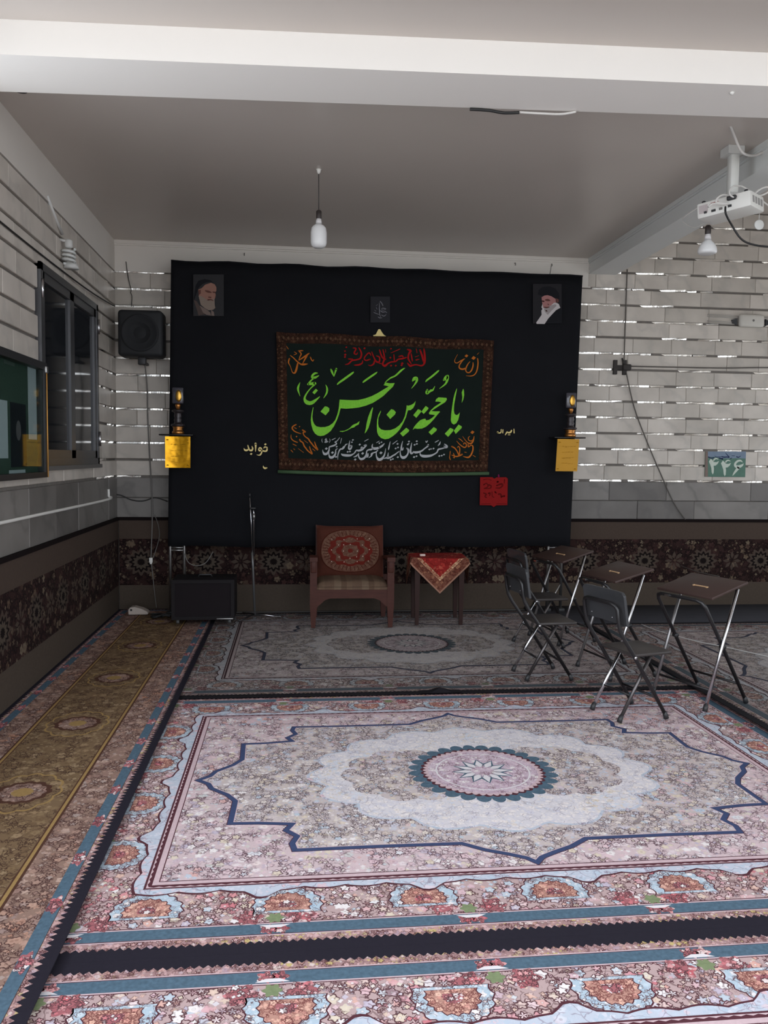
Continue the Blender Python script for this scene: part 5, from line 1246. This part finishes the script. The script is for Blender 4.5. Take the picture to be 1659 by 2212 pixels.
MB().tube([(0.0, 0.0, -0.04), (0.06, 0.03, -0.045)], 0.010, 8).build('stem', grey_white, lp)

# ------------------------------------------------------------------ right wall fittings
npl = thing('number_plate', 'green enamel number plate 446 on the right marble wall', 'number plate', (4.373, YB-0.018, 1.334))
pgm = M('plate_green', rgb(66,106,90), 0.35, 0, 0.5, 0.25, 18); pbm = M('plate_blue', rgb(104,122,142), 0.35, 0, 0.5, 0.2, 20); pbr = M('plate_rust_edge', rgb(112,94,86), 0.5, var=0.3); pwm = flatprint('plate_white', rgb(190,200,188), 0.5); pdb = flatprint('plate_dark_blue', rgb(40,50,84), 0.5)
YPL = YB-0.022
fp = pmap(11.85, 1500, 950, YPL); SH = Vector((4.373, YB-0.018, 1.334))
mb = MB(); mb.slab([fp(x, y) for x, y in [(285,300),(1320,300),(1300,955),(265,945)]], (0, 0.010, 0), 0); child(mb, 'plate', pgm, npl, SH)
mb = MB(); mb.poly([fp(x, y, .0008) for x, y in [(285,300),(1320,300),(1315,480),(1100,470),(900,480),(700,470),(500,440),(345,440),(280,430)]], 0); child(mb, 'upper_field', pbm, npl, SH)
mb = MB(); mb.poly([fp(x, y, .001) for x, y in [(283,300),(345,300),(345,940),(266,945)]], 0); child(mb, 'rusty_margin', pbr, npl, SH)
for dx, dy in ((0, 0), (308, 46)):
    mb = MB(); mb.poly([fp(x+dx, y+dy, .0014) for x, y in [(415,485),(370,560),(400,630),(430,720),(440,830),(465,888),(490,850),(500,740),(490,665),(540,660),(590,620),(630,545),(560,572),(490,568),(455,515)]], 0)
    strokes(mb, fp, [[(605+dx,500+dy,20),(560+dx,480+dy,32),(510+dx,500+dy,36),(482+dx,548+dy,30)]], .0015); child(mb, 'digit_four', pwm, npl, SH)
mb = MB(); strokes(mb, fp, [[(1228,570,14),(1180,535,42),(1110,545,52),(1050,600,52),(1042,660,60),(1090,690,72),(1160,680,72),(1220,650,50),(1252,612,16)], [(1130,700,84),(1080,770,65),(1020,850,45),(975,918,12)]], .0014); child(mb, 'digit_six', pwm, npl, SH)
mb = MB(); strokes(mb, fp, [[(360,440,25),(430,470,30),(500,455,25)], [(515,415,10),(560,440,18),(640,440,20),(700,432,10)], [(700,430,26),(760,445,34),(830,440,30),(880,450,30)], [(790,330,10),(850,400,22),(890,440,20)], [(955,410,14),(1025,410,14)], [(1078,435,26),(1130,447,25),(1185,412,10)], [(918,482,22),(962,462,12)], [(640,470,30),(720,490,40)]], .0016); lt = child(mb, 'small_lettering', pdb, npl, SH)

jb = thing('junction_box', 'white rounded junction box with rods on the right marble wall', 'junction box', W_(1620, 694, .014))
bx_ = MB(); bx_.rbox(-0.135, 0.135, -0.05, 0.0, -0.065, 0.065, 0.03, 3); smooth_by_angle(bx_.build('lid', M('box_white', rgb(196,192,184), 0.5), jb))
MB().lathe([(0.012, 0), (0.010, 0.004), (0.002, 0.005)], (0.01, -0.05, 0.0), 12, axis='Y').build('screw', grey_cable, jb)
for s in (-1, 1):
    for dz in (0.045, 0.026, -0.018, -0.037): MB().tube([(s*0.12, -0.012, dz), (s*0.455, -0.012, dz+0.006)], 0.0045, 6).build('rod', M('rod_grey', (0.42, 0.40, 0.37), 0.5), jb)
    MB().hexa([(s*0.15,-0.03,-0.05),(s*0.20,-0.015,-0.02),(s*0.20,-0.004,-0.02),(s*0.15,-0.004,-0.05)], [(s*0.15,-0.03,0.02),(s*0.20,-0.015,0.006),(s*0.20,-0.004,0.006),(s*0.15,-0.004,0.02)]).build('clip', black_plastic, jb)
hb = thing('cable_bracket', 'dark H-shaped cable bracket on the right marble wall', 'bracket', W_(1338, 794, .014))
rust = M('dark_rust', (0.035, 0.03, 0.028), 0.8)
MB().box(-0.068, -0.033, -0.03, 0, -0.070, 0.070).build('left_bar', rust, hb); MB().box(0.028, 0.065, -0.03, 0, -0.072, 0.072).build('right_bar', rust, hb)
MB().box(-0.033, 0.028, -0.025, 0, -0.025, 0.022).build('web', rust, hb); MB().rbox(0.02, 0.105, -0.055, -0.02, -0.03, 0.03, 0.012).build('knot', rust, hb)
MB().tube([(0.03, -0.03, 0.03), (0.012, -0.03, 0.09)], 0.008, 6).build('peg', rust, hb)
cable('cable', 'dark cord hanging from the ceiling beam to the H-shaped bracket', [W_(1355, 582, .02), W_(1352, 660, .03), W_(1350, 720, .03), W_(1348, 780, .05)], 0.006, M('brown_cord', (0.10, 0.09, 0.08), 0.8))
cable('cable', 'dark cord slanting from the H-shaped bracket down to the wall carpet', [W_(1353, 806, .05), W_(1370, 880), W_(1398, 955), W_(1430, 1030), W_(1455, 1085), W_(1480, 1122)], 0.006, MATS['brown_cord'])
cable('cable', 'dark cord running level to the right from the H-shaped bracket', [W_(1362, 791, .05), W_(1450, 793), W_(1560, 795), W_(1659, 794), W_(1800, 796)], 0.006, MATS['brown_cord'])
cable('cable', 'thin wire rising from the front writing desk towards the right wall', [(2.72, 4.97, 0.76), (3.05, 5.9, 0.66), (3.6, 7.3, 0.52)], 0.003, MATS['brown_cord'])
cable('floor_cable', 'thin white cable lying across the shaded rug on the right', [(3.09, 6.95, 0.040), (3.12, 6.68, 0.040), (3.24, 6.30, 0.040), (3.38, 6.06, 0.040), (3.55, 5.73, 0.040), (3.75, 5.3, 0.040)], 0.0035, grey_white)

# ------------------------------------------------------------------ ceiling fittings
bulb_m = M('bulb_white', (0.72, 0.72, 0.72), 0.35, var=0.02); bulb_neck = M('bulb_neck', (0.62, 0.6, 0.6), 0.4)
def bulb(name, label, c, dome):
    o = thing(name, label, 'light bulb', c, group='hanging bulbs')
    MB().lathe([(0.017, 0), (0.019, 0.004), (0.019, 0.05), (0.012, 0.058)], (0, 0, 0.062), 16).build('socket', M('bakelite', (0.03, 0.022, 0.02), 0.5), o)
    MB().lathe([(0.017, 0.0), (0.022, -0.012), (0.02, 0.012), (0.016, 0.03)], (0, 0, 0.035), 18).build('neck', bulb_neck, o)
    if dome: pr = [(0.01, -0.066), (0.048, -0.066), (0.058, -0.060), (0.061, -0.048), (0.057, -0.026), (0.046, -0.004), (0.030, 0.014), (0.02, 0.026)]
    else: pr = [(0.012, -0.135), (0.035, -0.132), (0.050, -0.118), (0.055, -0.10), (0.055, -0.03), (0.050, 0.0), (0.036, 0.016), (0.02, 0.026)]
    MB().lathe(pr, (0, 0, 0), 28).build('globe', bulb_m, o); return o
B1 = (0.172, 5.80, 3.062); bulb('pendant_bulb', 'white cylindrical bulb hanging in front of the black cloth', B1, False)
cable('bulb_cord', 'thin dark cord from the ceiling hook to the central hanging bulb', [(0.169, 5.80, ZC-0.016), (0.171, 5.80, B1[2]+0.11)], 0.0025, black_cable)
hk = MB(); hk.lathe([(0.004, -0.03), (0.012, -0.02), (0.014, -0.006), (0.02, 0)], (0.169, 5.80, ZC), 14); hk.v = [(a-.169, b-5.8, c-ZC) for a, b, c in hk.v]
o = hk.build('ceiling_hook', white_plastic); o.location = (0.169, 5.8, ZC); tag(o, 'small white hook in the ceiling above the central bulb', 'hook')
YR = 5.25; B2 = tuple(at(1528, 537, 1, YR)); B2 = (B2[0], B2[1], B2[2]+0.03)
bulb('pendant_bulb', 'white dome bulb hanging under the projector', B2, True)
cable('bulb_cord', 'pale cord from the right beam to the dome bulb', [(2.885, 5.62, 3.308), tuple(at(1475, 472, 1, 5.5)), tuple(at(1500, 492, 1, 5.35)), (B2[0]-0.01, YR, B2[2]+0.145), (B2[0], YR, B2[2]+0.118)], 0.003, white_cable)
# projector on its drop pole
pj = thing('projector', 'white projector on a drop pole below the ceiling beam', 'projector', tuple(at(1585, 452, 1, 4.98)))
o0 = Vector(pj.location); PY = 4.98
top = at(1590, 300, 1, PY); zt = ZC - o0.z
px_ = at(1590, 420, 1, PY).x - o0.x
MB().rbox(px_-0.027, px_+0.027, 0.02, 0.075, 0.07, zt-0.001, 0.004, 1).build('drop_pole', M('pole_white', (0.66, 0.66, 0.63), 0.45), pj)
MB().box(px_-0.06, px_+0.045, 0.0, 0.10, zt-0.05, zt-0.001).build('ceiling_plate', grey_white, pj)
MB().rbox(px_-0.03, px_+0.03, 0.01, 0.085, 0.06, 0.11, 0.006).build('joint', grey_white, pj)
body = MB(); body.rbox(-0.165, 0.165, -0.13, 0.10, -0.048, 0.048, 0.012, 2); bo = smooth_by_angle(body.build('body', M('projector_white', (0.74, 0.73, 0.69), 0.4, var=0.02), pj))
bo.rotation_euler = (math.radians(2), math.radians(-4), math.radians(-50)); bo.location = (0.0, 0.03, 0.012)
def onb(mb, nm, mt): return mb.build(nm, mt, bo)
for x, z, w_, mt in ((-0.11, -0.018, 0.018, black_plastic), (-0.06, -0.02, 0.026, black_plastic), (-0.015, -0.02, 0.02, grey_cable), (0.04, -0.018, 0.022, black_plastic)):
    onb(MB().box(x-w_/2, x+w_/2, -0.134, -0.129, z-0.007, z+0.007), 'port', mt)
onb(MB().box(-0.075, -0.028, -0.1325, -0.129, 0.016, 0.030), 'red_sticker', flatprint('red_sticker', rgb(150,40,40)))
onb(MB().box(-0.150, -0.095, -0.132, -0.129, -0.02, 0.03), 'grey_panel', flatprint('projector_grey', rgb(186,176,176)))
for x in range(4): onb(MB().box(0.164, 0.168, -0.10+x*0.045, -0.075+x*0.045, -0.02, 0.02), 'vent', M('vent_grey', (0.30, 0.29, 0.28), 0.6))
onb(MB().lathe([(0.034, 0), (0.034, 0.02), (0.026, 0.024), (0.026, 0.01), (0.002, 0.01)], (0.09, 0.099, 0.0), 24, axis='Y'), 'lens', black_plastic)
for x, y in ((-0.13, -0.1), (0.13, -0.1), (0, 0.07)): onb(MB().lathe([(0.012, 0), (0.012, 0.014), (0.008, 0.018)], (x, y, 0.044), 12), 'foot', black_plastic)
plg = MB(); plg.rbox(0.03, 0.085, -0.155, -0.128, 0.012, 0.036, 0.005); onb(plg, 'power_plug', black_plastic)
Q = lambda px, py, y=4.9: tuple(at(px, py, 1, y))
cable('cable', 'black power cable drooping from the projector to the right', [Q(1567, 447, 4.86), Q(1568, 462, 4.84), Q(1580, 485), Q(1600, 515), Q(1625, 528), Q(1665, 533), Q(1720, 530)], 0.006, black_cable)
cable('cable', 'white cable curving from the ceiling past the projector pole', [Q(1578, 272, 4.72), Q(1588, 298, 4.78), Q(1600, 325, 4.8), Q(1612, 334, 4.9), Q(1630, 336, 4.95), Q(1652, 328, 4.95), Q(1680, 322, 4.95)], 0.008, white_cable)
cable('cable', 'white cable looped on top of the projector left of the pole', [Q(1530, 447), Q(1540, 440), Q(1560, 441), Q(1575, 440), Q(1548, 437), Q(1550, 428), Q(1562, 421), Q(1580, 424), Q(1592, 432)], 0.006, white_cable)
cable('cable', 'white cable ring round the foot of the projector pole', [Q(1600, 402, 4.88), Q(1585, 402, 4.86), Q(1576, 412, 4.86), Q(1578, 422, 4.86), Q(1590, 428, 4.86), Q(1604, 428, 4.9)], 0.005, white_cable)
cable('cable', 'long white cable crossing behind the projector to the right edge', [Q(1600, 401, 5.0), Q(1615, 410, 5.0), Q(1632, 424, 5.0), Q(1650, 437, 5.0), Q(1675, 456, 5.0)], 0.006, white_cable)
cable('cable', 'upper white cable loop at the right of the projector pole', [Q(1605, 431, 4.92), Q(1622, 425, 4.95), Q(1640, 410, 4.95), Q(1656, 404, 4.95), Q(1664, 410, 4.95), Q(1650, 420, 4.95), Q(1628, 426, 4.95), Q(1610, 432, 4.95)], 0.006, white_cable)
cpos = at(1639, 486, 1, 5.05) - o0
cm = MB(); cm.lathe([(0.031, 0), (0.032, 0.006), (0.028, 0.008), (0.002, 0.008)], cpos, 28, axis='Y'); cm.tube([tuple(cpos + Vector((0, 0, 0.03))), tuple(cpos + Vector((0.002, 0, 0.10)))], 0.002, 6)
cm.build('lens_cap', grey_white, pj)
cable('cable', 'black and slack cable end along the ceiling beam', [(0.90, 4.30, 3.290), (1.0, 4.305, 3.292), (1.08, 4.31, 3.286), (1.16, 4.30, 3.288)], 0.008, black_cable)
cable('cable', 'thin white wire continuing along the underside of the ceiling beam', [(1.16, 4.30, 3.290), (1.28, 4.29, 3.286), (1.38, 4.28, 3.285), (1.45, 4.26, 3.293)], 0.006, white_cable)
o = MB().lathe([(0.028, 0), (0.030, -0.004), (0.02, -0.006)], (0, 0, 0), 20).build('ceiling_blank', M('dark_cap', (0.05, 0.04, 0.04), 0.7)); o.location = (-1.47, 4.80, ZC); tag(o, 'small dark round cap in the ceiling near the left wall', 'cap')
for px, py, lab in ((528, 548, 'left'), (1191, 571, 'right'), (1112, 569, 'middle')):
    p = at(px, py, 1, YB-0.016); hk = MB(); hk.tube([(0, 0, 0), (0, -0.02, 0.0), (0, -0.03, -0.014), (0, -0.02, -0.022)], 0.004, 6)
    o = hk.build('wall_hook', grey_cable); o.location = tuple(p); tag(o, '%s small hook in the white frieze above the black cloth' % lab, 'hook')
cable('cord', 'short cord tying the right end of the black cloth to its hook', [tuple(at(1191, 573, 1, YB-.05)), tuple(at(1187, 597, 1, 7.62))], 0.003, black_cable)
p_ = at(1549, 226, 2, 3.299); o = MB().lathe([(0.012, 0), (0.010, -0.006), (0.004, -0.012)], (0, 0, 0), 12).build('screw_hook', white_plastic); o.location = (p_.x, min(p_.y, 3.95), 3.299); tag(o, 'small white fitting under the front ceiling beam', 'hook')
